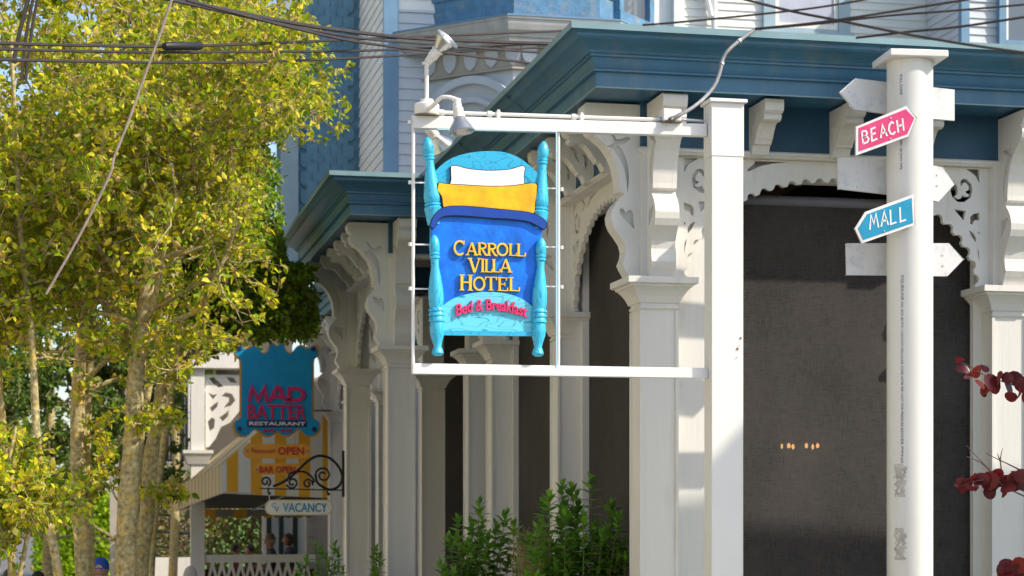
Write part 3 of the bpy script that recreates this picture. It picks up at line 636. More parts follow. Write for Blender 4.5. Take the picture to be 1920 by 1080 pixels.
for uu, vv, w2 in ((1389, 634, .007), (1383, 654, .008), (1381, 671, .004), (1386, 648, .003)):
    pc = SL(uu, vv, PYF); MB().plate([(pc.x+w2*math.cos(k_i)*(1+.4*math.sin(3*k_i)), pc.z+w2*1.3*math.sin(k_i)) for k_i in (0, 1, 2, 3, 4, 5)], (), -.0912, -.0902).build('paint_chip', rust, post)
# ------------------------------------------------------------------ THE HOTEL SIGN (carved bed)
sg0 = PY(918, 463, AY); SGX, SGZ = sg0.x, sg0.z
sign = thing('hotel_sign', 'carved blue and cyan hanging sign shaped as a bed, with gold CARROLL VILLA HOTEL lettering', 'sign', (SGX, AY, SGZ))
def G(u, v): p = PY(u, v, AY-.03); return (p.x-SGX, p.z-SGZ)
def GP(L_): return [G(*q) for q in L_]
def curve(L_, n=6):
    P = [Vector((a, b, 0)) for a, b in GP(L_)]; return [(p.x, p.y) for p in smooth_path(P, n)]
top = curve([(812, 330), (822, 315), (840, 300), (862, 290), (890, 284), (918, 282), (946, 284), (972, 293), (992, 307), (1010, 324)], 5)
MB().plate(top+GP([(1012, 460), (808, 460)]), (), -.005, .035).build('headboard', cyan, sign)
def outlined(L_, name, m, y0, y1, n=5, grow=.006):
    P = curve(L_+[L_[0]], n)[:-1]; c = (sum(p[0] for p in P)/len(P), sum(p[1] for p in P)/len(P))
    A2 = []
    k = len(P)
    for i in range(k):
        a, b = P[i-1], P[(i+1) % k]; dx, dz = b[0]-a[0], b[1]-a[1]; l = math.hypot(dx, dz) or 1
        A2.append((P[i][0]+dz/l*grow, P[i][1]-dx/l*grow))
    ar = sum(P[i][0]*P[(i+1) % k][1]-P[(i+1) % k][0]*P[i][1] for i in range(k))
    if ar < 0: A2 = [(2*P[i][0]-A2[i][0], 2*P[i][1]-A2[i][1]) for i in range(k)]
    o = MB().plate(P, (), y0, y1).build(name, m, sign, bevel=.002)
    MB().plate(A2, (), y0+.004, y1-.001).build('outline', black, o)
    return o
outlined([(846, 312), (856, 311), (880, 317), (918, 320), (955, 318), (976, 312), (984, 314), (982, 330), (983, 352), (975, 358), (918, 362), (850, 352), (847, 335)], 'pillow', pillow_m, -.026, -.006, 5)
outlined([(823, 343), (845, 346), (880, 348), (918, 350), (960, 349), (1001, 344), (1006, 356), (1003, 380), (1000, 400), (985, 402), (950, 396), (918, 392), (870, 390), (845, 388), (832, 388), (829, 370), (821, 356)], 'yellow_sheet', yellow, -.036, -.012, 5)
body = curve([(810, 428), (815, 412), (832, 396)], 4)+curve([(832, 394), (870, 392), (918, 396), (965, 400), (1000, 404), (1018, 420)], 5)
MB().plate(body+GP([(1012, 470), (1010, 560), (1008, 626), (818, 624), (814, 560), (808, 470)]), (), -.028, .02).build('blue_cover', bed_blue, sign)
outlined([(806, 424), (814, 405), (833, 390), (870, 388), (918, 392), (960, 396), (995, 401), (1021, 415), (1019, 430), (1008, 425), (990, 416), (955, 411), (918, 409), (870, 405), (838, 405), (822, 411), (812, 428)], 'cover_fold', fold_blue, -.056, -.029, 4)
fb = curve([(826, 576), (850, 560), (885, 550), (918, 548), (950, 551), (980, 562), (1003, 580)], 5)
MB().plate(fb+GP([(1003, 630), (826, 627)]), (), -.046, -.0285).build('footboard', cyan_l, sign, bevel=.002)
MB().plate(GP([(826, 620), (1003, 623), (1003, 631), (826, 629)]), (), -.056, -.0465).build('foot_rail', cyan, sign, bevel=.003)
def bedpost(u0, v0, u1, v1, prof, name, y):
    a = Vector((G(u0, v0)[0], 0, G(u0, v0)[1])); b = Vector((G(u1, v1)[0], 0, G(u1, v1)[1])); d = b-a; L_ = d.length
    M = d.to_track_quat('Z', 'Y').to_matrix().to_4x4()
    return MB().lathe([(r*.0038, t*L_) for t, r in prof], a+Vector((0, y, 0)), 18, M).build(name, cyan_p, sign, smooth=True)
headp = [(0, .5), (.015, 4), (.05, 8), (.10, 10.5), (.15, 11), (.19, 9.5), (.20, 8.5), (.205, 10), (.225, 10), (.23, 8.5), (.24, 10), (.26, 10), (.27, 8), (.34, 8.5), (.45, 11), (.58, 14), (.68, 16), (.74, 15), (.755, 13), (.765, 16), (.78, 16), (.79, 14), (.81, 17), (.9, 15), (1, 13)]
bedpost(803, 254, 817, 420, headp, 'head_post', .012); bedpost(1022, 262, 1012, 428, headp, 'head_post', .012)
footp = [(0, .5), (.01, 4), (.04, 8), (.09, 10), (.13, 9.5), (.145, 8), (.15, 9.5), (.165, 9.5), (.17, 7.5), (.18, 9.5), (.195, 9.5), (.2, 7.5), (.26, 7), (.34, 10), (.45, 13.5), (.54, 14), (.60, 12), (.615, 14.5), (.63, 14.5), (.635, 12.5), (.655, 14.5), (.67, 14.5), (.675, 12.5), (.70, 14.5), (.715, 14.5), (.72, 12), (.76, 13.5), (.82, 13), (.88, 9), (.92, 7), (.95, 9.5), (.975, 11), (.99, 9), (1, 5)]
bedpost(813, 441, 820, 668, footp, 'foot_post', -.05); bedpost(1014, 446, 1007, 669, footp, 'foot_post', -.05)
# serifed gold letters built stroke by stroke
def serif_letter(ch, x0, z0, w_, h_, mb, y0, y1):
    T, t, sv = .155*h_, .075*h_, .06*h_; J = [0.0]
    def rb(pts, wd):
        J[0] += .0004; mb.ribbon([(x0+a*w_, z0+b*h_) for a, b in pts], wd, y0-J[0], y1)
    def ser(x, z, l=.3): rb([(x-l/2, z), (x+l/2, z)], sv)
    s2 = sv/2/h_
    if ch in 'HIT L E R V A'.replace(' ', '') or True:
        if ch == 'I': rb([(.5, 0), (.5, 1)], T); ser(.5, s2, .8); ser(.5, 1-s2, .8)
        elif ch == 'L': rb([(.2, 0), (.2, 1)], T); ser(.2, 1-s2, .45); rb([(.0, s2), (.97, s2)], sv); rb([(.95, 0), (1.0, .27)], t)
        elif ch == 'E': rb([(.2, 0), (.2, 1)], T); rb([(.0, s2), (.95, s2)], sv); rb([(.0, 1-s2), (.88, 1-s2)], sv); rb([(.2, .5), (.7, .5)], sv); rb([(.94, 0), (1.0, .25)], t); rb([(.87, 1), (.87, .78)], t); rb([(.7, .38), (.7, .62)], t*.8)
        elif ch == 'H':
            rb([(.17, 0), (.17, 1)], T); rb([(.83, 0), (.83, 1)], T); rb([(.17, .52), (.83, .52)], t)
            for x in (.17, .83): ser(x, s2, .36); ser(x, 1-s2, .36)
        elif ch == 'T': rb([(.5, 0), (.5, 1)], T); ser(.5, s2, .42); rb([(.0, 1-s2), (1, 1-s2)], sv); rb([(.03, 1), (.0, .76)], t); rb([(.97, 1), (1, .76)], t)
        elif ch == 'V': rb([(.1, 1), (.5, 0)], T); rb([(.9, 1), (.53, .02)], t); ser(.1, 1-s2, .38); ser(.9, 1-s2, .3)
        elif ch == 'A': rb([(.5, 1), (.1, 0)], t); rb([(.5, 1), (.9, 0)], T); rb([(.25, .33), (.75, .33)], t); ser(.1, s2, .3); ser(.88, s2, .38)
        elif ch == 'R':
            rb([(.17, 0), (.17, 1)], T); ser(.17, s2, .36); rb([(0, 1-s2), (.45, 1-s2)], sv)
            rb([(.4, 1-s2)]+[(.45+.38*math.cos(R(a)), .745+.215*math.sin(R(a))) for a in range(80, -91, -17)]+[(.2, .53)], [t, t, T*.9, T, T, T, T, T*.9, T*.8, t, t, t][:13] if False else T*.72)
            rb([(.42, .52), (.8, .05), (1.02, .02)], T*.8)
        elif ch == 'C':
            rb([(.5+.44*math.cos(R(a)), .5+.46*math.sin(R(a))) for a in range(48, 313, 12)], T*.8); rb([(.86, 1.0), (.84, .72)], t)
        elif ch == 'O':
            mb.ribbon([(x0+(.5+.42*math.cos(R(a)))*w_, z0+(.5+.46*math.sin(R(a)))*h_) for a in range(0, 360, 15)], T*.8, y0, y1, closed=True)
def word(rows, m, name):
    for ch, ua, ub, vt, vb in rows:
        (x0, z0), (x1, z1) = G(ua, vb), G(ub, vt); mb = MB()
        serif_letter(ch, x0, z0, x1-x0, z1-z0, mb, -.052, -.0285); mb.build(name, m, sign, fix=False)
word([('C', 850, 872, 452, 479), ('A', 873, 894, 456, 479), ('R', 895, 913, 456, 479), ('R', 913, 931, 457, 480), ('O', 930, 952, 457, 480), ('L', 953, 968, 458, 480), ('L', 968, 984, 458, 481)], gold, 'letter')
word([('V', 878, 900, 485, 511), ('I', 900, 908, 486, 511), ('L', 908, 922, 487, 511), ('L', 922, 937, 487, 511), ('A', 936, 958, 487, 511)], gold, 'letter')
word([('H', 861, 885, 516, 545), ('O', 886, 909, 520, 545), ('T', 909, 930, 520, 545), ('E', 932, 951, 521, 546), ('L', 953, 973, 521, 546)], gold, 'letter')
bb = G(920, 578); text('Bed & Breakfast', .50, .082, .022, pink, sign, 'lettering', (bb[0], -.047, bb[1]+.022), bold=.018, bend=.045)
# ------------------------------------------------------------------ ROUND SIGNPOST with arrow boards
ps_ = PS(1706, 500, 14.64); PR = 42.8*14.64/FPX
pole = thing('signpost', 'thick round white plastic pole with a square cap, printed lettering and peeled tape', 'pole', (ps_.x, ps_.y, 0))
ztop = PS(1706, 118, 14.64).z
MB().lathe([(PR, .003), (PR, ztop)], (0, 0, 0), 64).build('pole_shaft', pipe_m, pole, smooth=True)
c_ = MB().box((-.22, -.22, ztop+.001), (.22, .22, ztop+.052)).box((-.13, -.13, ztop+.053), (.13, .13, ztop+.075)).build('pole_cap', vinyl, pole, bevel=.006); c_.rotation_euler = (0, 0, R(-5))
# printed line of pipe marking and tape residue wrapped on the surface
def on_pole(u, v): 
    s_ = (u-1706)/42.8*PR; ang = math.asin(max(-.99, min(.99, s_/PR))); return ang, PS(1706, v, 14.64-PR*.8).z
def wrap(o, ang0, rad):
    for v in o.data.vertices:
        a = ang0+v.co.x/rad; r_ = rad-v.co.y; v.co = Vector((r_*math.sin(a), -r_*math.cos(a), v.co.z))
def pole_text(s, uc, v0, v1, wd, nm='pipe_marking'):
    a0, z0 = on_pole(uc, v0); _, z1 = on_pole(uc, v1)
    o = text(s, abs(z1-z0), wd, .0012, pipe_print, None, nm, (0, 0, 0), bold=.01)
    o.data.transform(Matrix.Rotation(R(90), 4, 'Y')); o.data.transform(Matrix.Translation((0, 0, (z0+z1)/2)))
    wrap(o, a0+yawp, PR+.0006); o.parent = pole; return o
yawp = math.atan2(-ps_.x, ps_.y)*-1
yawp = -math.atan2(ps_.x, ps_.y)
pole_text("S'QUE/LINE", 1692, 516, 563, .026); pole_text('DIA. SCH 40 PVC-1120 DWV CELLULAR CORE ASTM F891 NOT FOR PRESSURE', 1692, 566, 800, .018); pole_text('SEWER PIPING', 1692, 802, 868, .019); pole_text('FULL CORE', 1690, 140, 178, .02); pole_text('F891 40 DWV PIPE', 1690, 262, 318, .016)
random.seed(3)
for vc0, vc1 in ((870, 932), (990, 1050)):
    a0, z0 = on_pole(1688, vc0); _, z1 = on_pole(1688, vc1); n = 14
    Lft = [(-.045+random.uniform(-.012, .012), z0+(z1-z0)*i/n) for i in range(n+1)]; Rgt = [(.05+random.uniform(-.02, .008), z0+(z1-z0)*i/n) for i in range(n+1)]
    hl = [[(random.uniform(-.02, .02)+dx, (z0+z1)/2+random.uniform(-.07, .07)+dz) for dx, dz in ((0, 0), (.012, .004), (.006, .02))] for _ in range(1)]
    mbt = MB(); VV_ = []
    for i in range(n+1):
        for k_i in range(9): VV_.append((Lft[i][0]+(Rgt[i][0]-Lft[i][0])*k_i/8, -.0008, Lft[i][1]))
    FF_ = [(i*9+k_i, i*9+k_i+1, i*9+k_i+10, i*9+k_i+9) for i in range(n) for k_i in range(8) if random.random() > (.5 if k_i in (0, 7) else .1)]
    o = mbt.add(VV_, FF_).build('tape_residue', tape, None); 
    o.data.transform(Matrix.Identity(4)); wrap(o, a0+yawp, PR+.0004); o.parent = pole
def board(name, label, outline, edge, face_m, yoff, th, lettering=None, group=None, tilt=0):
    """outline in photo pixels on a plane yoff from the pole axis"""
    y = ps_.y+yoff; P = [PY(u, v, y) for u, v in outline]; cx = sum(p.x for p in P)/len(P); cz = sum(p.z for p in P)/len(P)
    t = thing(name, label, 'arrow sign', (cx, y, cz), 0, group); Q = [(p.x-cx, p.z-cz) for p in P]
    MB().plate(Q, (), 0, th).build('board', arrow_w, t, bevel=.004)
    if face_m:
        c = (0, 0); k = len(Q); I = []
        ar = sum(Q[i][0]*Q[(i+1) % k][1]-Q[(i+1) % k][0]*Q[i][1] for i in range(k)); sg = 1 if ar > 0 else -1
        for i in range(k):
            a = Vector(Q[i])-Vector(Q[i-1]); b = Vector(Q[(i+1) % k])-Vector(Q[i]); a.normalize(); b.normalize()
            n1 = Vector((-a.y, a.x))*sg; n2 = Vector((-b.y, b.x))*sg; m = (n1+n2)/(1+n1.dot(n2)); p = Vector(Q[i])+m*edge; I.append((p.x, p.y))
        MB().plate(I, (), -.003, -.0003).build('painted_face', face_m, t)
    for gx in (0,): 
        bz = -.0035 if face_m else -.001; bm_ = MB()
        for du_, dv_ in (((3, -19), (3, 20)) if face_m else ((-88, -12), (-88, 14), (62, -8), (62, 12))):
            pc = PY(sum(q[0] for q in outline)/len(outline)+du_, sum(q[1] for q in outline)/len(outline)+dv_, y); bm_.lathe([(.007, 0), (.006, .004)], (pc.x-cx, bz, pc.z-cz), 8, Matrix.Rotation(R(90), 4, 'X'))
        bm_.build('bolt_heads', steel, t)
        if lettering:
            for pts in lettering:
                W_ = [PY(u, v, y) for u, v in pts]; MB().ribbon([(p.x-cx, p.z-cz) for p in W_], .0125, -.0055, -.0031).build('letter_stroke', vinyl, t, fix=False)
    return t
# hand-lettered strokes, measured along the tilted boards
def strokes(word_, u0, v0, du, dv, hu, hv):
    """each letter box is du wide along the baseline; (hu, hv) is its height vector"""
    F_ = {'B': [[(0, 0), (.02, 1)], [(.02, 1), (.45, .95), (.55, .75), (.4, .55), (.05, .5)], [(.05, .5), (.5, .47), (.65, .25), (.45, .03), (0, 0)]],
          'E': [[(.55, 1), (.08, .95), (0, 0), (.6, .05)], [(.05, .5), (.5, .55)]], 'A': [[(0, 0), (.35, 1), (.7, 0)], [(.12, .35), (.6, .38)]],
          'C': [[(.62, .82), (.4, 1), (.12, .8), (0, .45), (.15, .1), (.4, 0), (.65, .15)]], 'H': [[(0, 0), (.02, 1)], [(.6, 0), (.62, 1)], [(.02, .48), (.6, .52)]],
          'M': [[(0, 0), (.18, 1), (.42, .35), (.68, 1), (.85, 0)]], 'L': [[(.02, 1), (0, 0), (.55, .04)]]}
    out = []; x = 0
    for ch in word_:
        for s_ in F_[ch]:
            out.append([(u0+(x+a)*du+b*hu, v0+(x+a)*dv+b*hv) for a, b in s_])
        x += 1.12 if ch == 'M' else .95
    return out
board('arrow_board', 'pink BEACH arrow board pointing right, fixed to the front of the round pole', [(1605.5, 237), (1699, 199.5), (1719, 221), (1704, 255), (1606, 290)], .017, arrow_pink, -PR-.035, .022, strokes('BEACH', 1618, 270, 17.3, -5.6, -3, -23), 'arrow boards on the round pole')
board('arrow_board', 'turquoise MALL arrow board pointing left, fixed to the front of the round pole', [(1604, 428), (1623, 398), (1713, 365), (1716, 421), (1617, 455)], .017, arrow_blue, -PR-.035, .022, strokes('MALL', 1630.5, 431, 19.0, -5.0, -1.5, -27), 'arrow boards on the round pole')
WB = [('uppermost white arrow board, blank and pointing left behind the round pole', [(1575, 172), (1604, 147), (1700, 158), (1790, 168), (1790, 226), (1700, 218), (1603, 205)], PR*.2+.0),
      ('middle white arrow board, blank, pointing right behind the round pole above MALL', [(1573, 296), (1700, 300), (1768, 313), (1790, 345), (1760, 377), (1700, 368), (1573, 354)], PR*.25),
      ('lowest white arrow board, blank and pointing right behind the round pole', [(1588, 457), (1700, 457), (1779, 457), (1807, 486), (1776, 517), (1700, 516), (1589, 515)], PR*.2)]
for lab, pts, off_ in WB:
    board('arrow_board', lab, pts, 0, None, PR+.012, .028, None, 'arrow boards on the round pole')
# ------------------------------------------------------------------ unseen houses added outside the frame to shade and brighten the scene
def block(name, label, cat, mb, m, roofmb, roofm):
    t = thing(name, label, cat, (0, 0, 0)); cx = sum(v[0] for v in mb.v)/len(mb.v); cy = sum(v[1] for v in mb.v)/len(mb.v)
    t.location = (cx, cy, 0); ABS[t.name] = (cx, cy, 0); mb.build('wall', m, t)
    if roofmb: roofmb.build('roof', roofm, t)
    return t
roof_grey = mat('grey_roof_shingles', (.12, .12, .12), .9)
E_ = Vector((1, 1.64, 0))/1.9208; G_ = Vector((-1.64, 1, 0))/1.9208
def silh(name, label, prof, h0, depth):  # unseen shadow casters, roof outline shaped to set the lower shade edge
    """prof: (a', b') outline of the roof edge measured across the sun's direction"""
    V = []; n = len(prof)
    for h in (h0, h0-depth):
        for a, b in prof: p = E_*a+G_*h; V.append((p.x, p.y, b-.844*h0))
        for a, b in prof: p = E_*a+G_*h; V.append((p.x, p.y, 0))
    F = []
    for i in range(n-1): F += [(i, i+1, n+i+1, n+i), (2*n+i, 3*n+i, 3*n+i+1, 2*n+i+1), (i, 2*n+i, 2*n+i+1, i+1)]
    F += [(0, n, 3*n, 2*n), (n-1, 3*n-1-0, 4*n-1, 2*n-1)]
    return block(name, label, 'house', MB().add(V, F), beige, None, None)
silh('shade_house_tall', 'tall unseen house added outside the right of the picture, roof outline shaped to shade the porch front', [(14.87, 5.75), (15.1, 5.5), (15.5, 5.04), (16.16, 4.05), (16.5, 3.6), (17.3, 3.0)], -6.5, 5)
silh('shade_house_low', 'lower unseen house added beside the taller one, roof outline shaped to shade the sign post', [(12.9, 4.9), (13.70, 5.35), (13.81, 5.42), (14.2, 5.5), (14.60, 5.3)], -6.5, 5)
sb_ = MB().box((-24, -12, 0), (-12, 60, 9.5))
block('bounce_house', 'long cream house row added outside the left of the picture to bounce warm light onto the hotel', 'house', sb_, mat('cream_sunlit_wall', (.80, .70, .52), .8), MB().box((-24.5, -12.5, 9.51), (-11.4, 60.5, 9.9)), roof_grey)  # added reflector wall, warms the shaded left-facing side of the porch
# ------------------------------------------------------------------ overhead wires
def wire(pts, s0, s1, r, label, sag=0):
    P = []
    for i, (u, v) in enumerate(pts):
        s = s0+(s1-s0)*i/(len(pts)-1); P.append(PS(u, v, s))
    P = smooth_path(P, 6); o0 = P[0]
    o = MB().tube([p-o0 for p in P], r, 6).build('overhead_wire', cable, None, smooth=True); o.location = o0; tag(o, label, 'cable', 'overhead wires'); return o
wire([(225, -20), (400, 14), (520, 38), (640, 57), (800, 73), (1080, 83)], 12.6, 19.5, .017, 'thickest black wire sagging from the top left behind the floodlight stem')
wire([(240, -17), (420, 22), (540, 48), (680, 72), (820, 84), (1080, 104)], 12.6, 19.5, .011, 'black wire just under the thickest one, sagging from the top left')
wire([(350, 0), (440, 24), (560, 55), (680, 80), (860, 102), (1060, 126)], 12.6, 19.5, .012, 'third of the sagging wires from the top left, lowest past the floodlight')
wire([(-40, 80), (160, 85), (300, 87), (480, 82), (680, 73), (900, 64), (1100, 56)], 12.2, 20, .0115, 'upper of the three level wires crossing the tree, with the black splice')
wire([(-40, 91), (160, 96), (300, 98), (480, 97), (680, 95), (860, 88), (1080, 80)], 12.2, 20, .0105, 'middle of the three level wires crossing the tree')
wire([(-40, 111), (160, 115), (300, 117), (480, 116), (680, 108), (860, 97), (1080, 86)], 12.2, 20, .0105, 'lowest of the three level wires crossing the tree')
sp0, sp1 = PS(308, 87, 14.75), PS(377, 86, 15.2)
o = MB().tube([Vector((0, 0, 0)), (sp1-sp0)*.03, (sp1-sp0)*.97, sp1-sp0], [.022, .032, .032, .024], 12).build('cable_splice', black, None, smooth=True); o.location = sp0; tag(o, 'black tubular splice on the wires in front of the tree', 'cable splice')
wire([(340, -45), (322, 0), (298, 70), (272, 140), (240, 230), (214, 295), (205, 330), (150, 440), (86, 552)], 12.5, 12.5, .0085, 'pale weathered guy cable running diagonally down across the left tree').data.materials[0] = rope
for k, (a, b, c_, lab) in enumerate((((58, -20), (38, 55), (25, 118), 'leftmost dark cable of the bunch hanging steeply at the top left'), ((66, -20), (50, 60), (40, 150), 'second dark cable of the steep bunch at the top left'), ((74, -20), (60, 55), (48, 150), 'rightmost dark cable of the steep bunch at the top left'))):
    wire([a, b, c_], 14, 14, .011+.004*(k == 0), lab)
wire([(1205, 47), (1280, 41), (1450, 24), (1560, 10), (1690, -14)], 9.6, 9.3, 0.0052, 'thin wire rising to the right from above the roof corner')
wire([(1370, -8), (1480, 20), (1560, 36), (1700, 64), (1830, 86), (1960, 104)], 9.6, 9.3, 0.0066, 'black wire sloping down to the right over the roof edge behind the pole')
wire([(1416, 54), (1500, 46), (1580, 36), (1720, 14), (1860, -8)], 9.6, 9.3, 0.0060, 'wire rising to the right from the top of the flexible conduit')
wire([(1416, 55), (1540, 44), (1660, 30), (1800, 19), (1960, 5)], 9.6, 9.3, 0.0052, 'second wire leaving the top of the flexible conduit, less steep')
wire([(1605, 71), (1700, 60), (1800, 50), (1960, 26)], 9.6, 9.3, 0.0060, 'wire emerging above the roof edge left of the pole cap')
# ------------------------------------------------------------------ MAD BATTER sign and the small boards under it
SY = 34.3
def BG(name, label, cat, u, v, y, group=None): return thing(name, label, cat, PY(u, v, y), 0, group)
mbs = BG('restaurant_sign', 'blue scalloped MAD BATTER RESTAURANT sign with orange rim above the striped awning', 'sign', 519, 740, SY); mo = mbs.location.copy()
def MP(L_, n=0):
    P = [PY(u, v, SY)-mo for u, v in L_]
    if n: P = smooth_path(P+[P[0]], n)[:-1]
    return [(p.x, p.z) for p in P]
right = [(519, 648), (531, 640), (536, 655), (546, 661), (556, 650), (566, 646), (580, 652), (592, 645), (600, 655), (598, 668), (590, 674), (589, 700), (589, 760), (590, 785), (600, 792), (602, 806), (594, 818), (580, 820), (570, 814), (562, 806), (552, 812), (540, 820), (528, 818), (519, 812)]
left = [(2*519-u, v) for u, v in right][::-1][1:-1]
rim = MP(right+left, 3)
MB().plate(rim, (), 0, .05).build('rim', mat('orange_rim', (.62, .28, .02), .5), mbs)
cin = (sum(p[0] for p in rim)/len(rim), sum(p[1] for p in rim)/len(rim))
MB().plate([(cin[0]+(p[0]-cin[0])*.95, cin[1]+(p[1]-cin[1])*.965) for p in rim], (), -.015, -.001).build('face_board', cyan_flat, mbs)
def bt(s, u0, v0, u1, v1, y, m, par, off=-.045, depth=.02, bold=.02, nm='lettering', bend=0):
    a = PY(u0, v0, y)-par.location; b = PY(u1, v1, y)-par.location
    return text(s, abs(b.x-a.x), abs(b.z-a.z), depth, m, par, nm, ((a.x+b.x)/2, off+depth, (a.z+b.z)/2), bold=bold, bend=bend)

for nm_, L_ in (('M', [[(467, 753), (472, 727), (484, 750), (496, 727), (500, 753)]]), ('A', [[(505, 753), (518, 727), (523, 727), (536, 753)], [(511, 744), (530, 744)]]), ('D', [[(542, 751), (542, 729), (558, 729), (567, 734), (569, 740), (567, 746), (558, 751), (538, 751)]])):
    mbx = MB()
    for q_, L2 in enumerate(L_): mbx.ribbon([((PY(u, v, SY)-mo).x, (PY(u, v, SY)-mo).z) for u, v in L2], .062, -.045-q_*.001, -.0155)
    mbx.build('letter', magenta, mbs, fix=False)
bt('BATTER', 464, 758, 574, 787, SY, magenta, mbs, bold=.018)
MB().plate(MP([(463, 788), (575, 788), (575, 801), (463, 801)]), (), -.025, -.0155).build('name_band', navy, mbs)
bt('RESTAURANT', 467, 790.5, 572, 798.5, SY, vinyl, mbs, off=-.05, bold=.02); bt('AND   BAR', 491, 804, 548, 811, SY, magenta, mbs, off=-.035, bold=.03)
for u, v in ((449, 653), (587, 655), (449, 804), (589, 805)):
    for da in (45, 135):
        c = PY(u, v, SY)-mo; d = Vector((math.cos(R(da)), 0, math.sin(R(da))))*.045
        MB().ribbon([(c.x-d.x, c.z-d.z), (c.x+d.x, c.z+d.z)], .03, -.03-da*.00005, -.0155).build('corner_star', navy, mbs, fix=False)
MB().tube([PY(589, 770, SY)-mo, PY(622, 770, SY)-mo], .012, 6).build('stay_rod', iron, mbs)
MB().tube([PY(560, 640, SY)-mo, PY(630, 600, 34.9)-mo], .02, 6).build('stay_rod', iron, mbs)
for u in (487, 552): MB().tube([PY(u, 815, SY)-mo, PY(u, 835, SY)-mo], .008, 6).build('hook', orange, mbs)
ob = BG('open_board', 'orange rounded board reading OPEN hanging below the MAD BATTER sign', 'sign', 520, 846, SY)
def pill(par, u0, v0, u1, v1, y, m, y0, y1, nm, rim=None):
    a = PY(u0, v0, y)-par.location; b = PY(u1, v1, y)-par.location; h = (a.z-b.z)/2; zc = (a.z+b.z)/2
    P = arc(b.x-h*.9, zc, h*.9, h, 90, -90, 10)+arc(a.x+h*.9, zc, h*.9, h, 270, 90, 10); MB().plate(P, (), y0, y1).build(nm, m, par, bevel=.004)
pill(ob, 456, 832, 584, 860, SY, orange, 0, .04, 'board'); bt('OPEN', 521, 838, 570, 853, SY, red_txt, ob, -.01, .01, .03); bt('Restaurant', 472, 841, 516, 850, SY, red_txt, ob, -.008, .008, 0, bend=-.01)
for u in (464, 577): MB().plate([(math.cos(t*.785)*.022+(PY(u, 846, SY)-ob.location).x, math.sin(t*.785)*.022) for t in range(8)], (), -.006, -.0005).build('blue_dot', cyan_flat, ob)
bo = BG('bar_open_board', 'orange BAR OPEN board hanging under the orange OPEN board', 'sign', 520, 880, SY)
pill(bo, 474, 869, 566, 890, SY, orange, 0, .04, 'board'); bt('BAR OPEN', 486, 874, 554, 887, SY, red_txt, bo, -.01, .01, .03)
MB().plate([(math.cos(t*.785)*.018+(PY(481, 880, SY)-bo.location).x, math.sin(t*.785)*.018) for t in range(8)], (), -.006, -.0005).build('blue_dot', cyan_flat, bo)
for u in (488, 551): MB().tube([PY(u, 860, SY)-bo.location, PY(u, 870, SY)-bo.location], .006, 6).build('hook', steel, bo)
# wrought-iron bracket on the far porch column and the VACANCY board
IY = 25.05
ib = BG('iron_bracket', 'black wrought-iron scroll bracket fixed to the porch column above the VACANCY board', 'bracket', 644, 895, IY); io = ib.location.copy()
def IP(L_, n=6): return smooth_path([PY(u, v, IY)-io for u, v in L_], n)
MB().box((-.02, -.02, (PY(644, 932, IY)-io).z), (.012, .02, (PY(644, 845, IY)-io).z)).build('wall_plate', iron, ib)
MB().tube(IP([(512, 912), (530, 904), (550, 890), (575, 866), (592, 856), (605, 855), (620, 860), (634, 874), (641, 890), (640, 903), (632, 914), (618, 918), (604, 912), (594, 903), (592, 890)]), .017, 8).build('arch_bar', iron, ib, smooth=True)
def spiral(uc, vc, r0, a0, turns, sgn=1): return [(uc+r0*(1-.72*t/20)*math.cos(R(a0+sgn*360*turns*t/20)), vc-r0*(1-.72*t/20)*math.sin(R(a0+sgn*360*turns*t/20))) for t in range(21)]
for sp_pts in (spiral(498, 903, 10, -60, 1.3, 1), spiral(548, 905, 11, 200, 1.35, 1), spiral(577, 907, 9.5, -20, 1.3, 1), spiral(606, 891, 15, 180, 1.4, -1)):
    MB().tube(IP(sp_pts, 2), .013, 7).build('scroll', iron, ib, smooth=True)
MB().tube(IP([(538, 903), (544, 888), (560, 884), (574, 886), (586, 896), (589, 905)]), .013, 7).build('scroll', iron, ib, smooth=True)
MB().tube(IP([(487, 916), (644, 919)], 1), .008, 6).build('lower_bar', iron, ib)
for u, v in ((504, 922), (615, 923)): MB().tube(IP([(u, v-8), (u-1, v), (u+1, v+5), (u+3, v+1)], 4), .012, 6).build('hook', iron, ib, smooth=True)
vb = BG('vacancy_board', 'cream rounded board reading VACANCY in blue, hanging from the iron bracket', 'sign', 561, 952, IY)
pill(vb, 497, 937, 625, 966, IY, mat('cream_rim', (.75, .62, .42), .5), 0, .03, 'board'); pill(vb, 500, 939.5, 622, 963.5, IY, cream, -.006, -.0005, 'painted_face')
bt('VACANCY', 530, 943, 613, 960, IY, blue_txt, vb, -.014, .007, .012); bt('C', 509, 943, 517, 951, IY, blue_txt, vb, -.014, .007, 0); bt('V', 514, 950, 523, 960, IY, blue_txt, vb, -.014, .007, 0)
for u in (505, 615): MB().tube([PY(u, 926, IY)-vb.location, PY(u, 938, IY)-vb.location], .005, 6).build('chain', steel, vb)
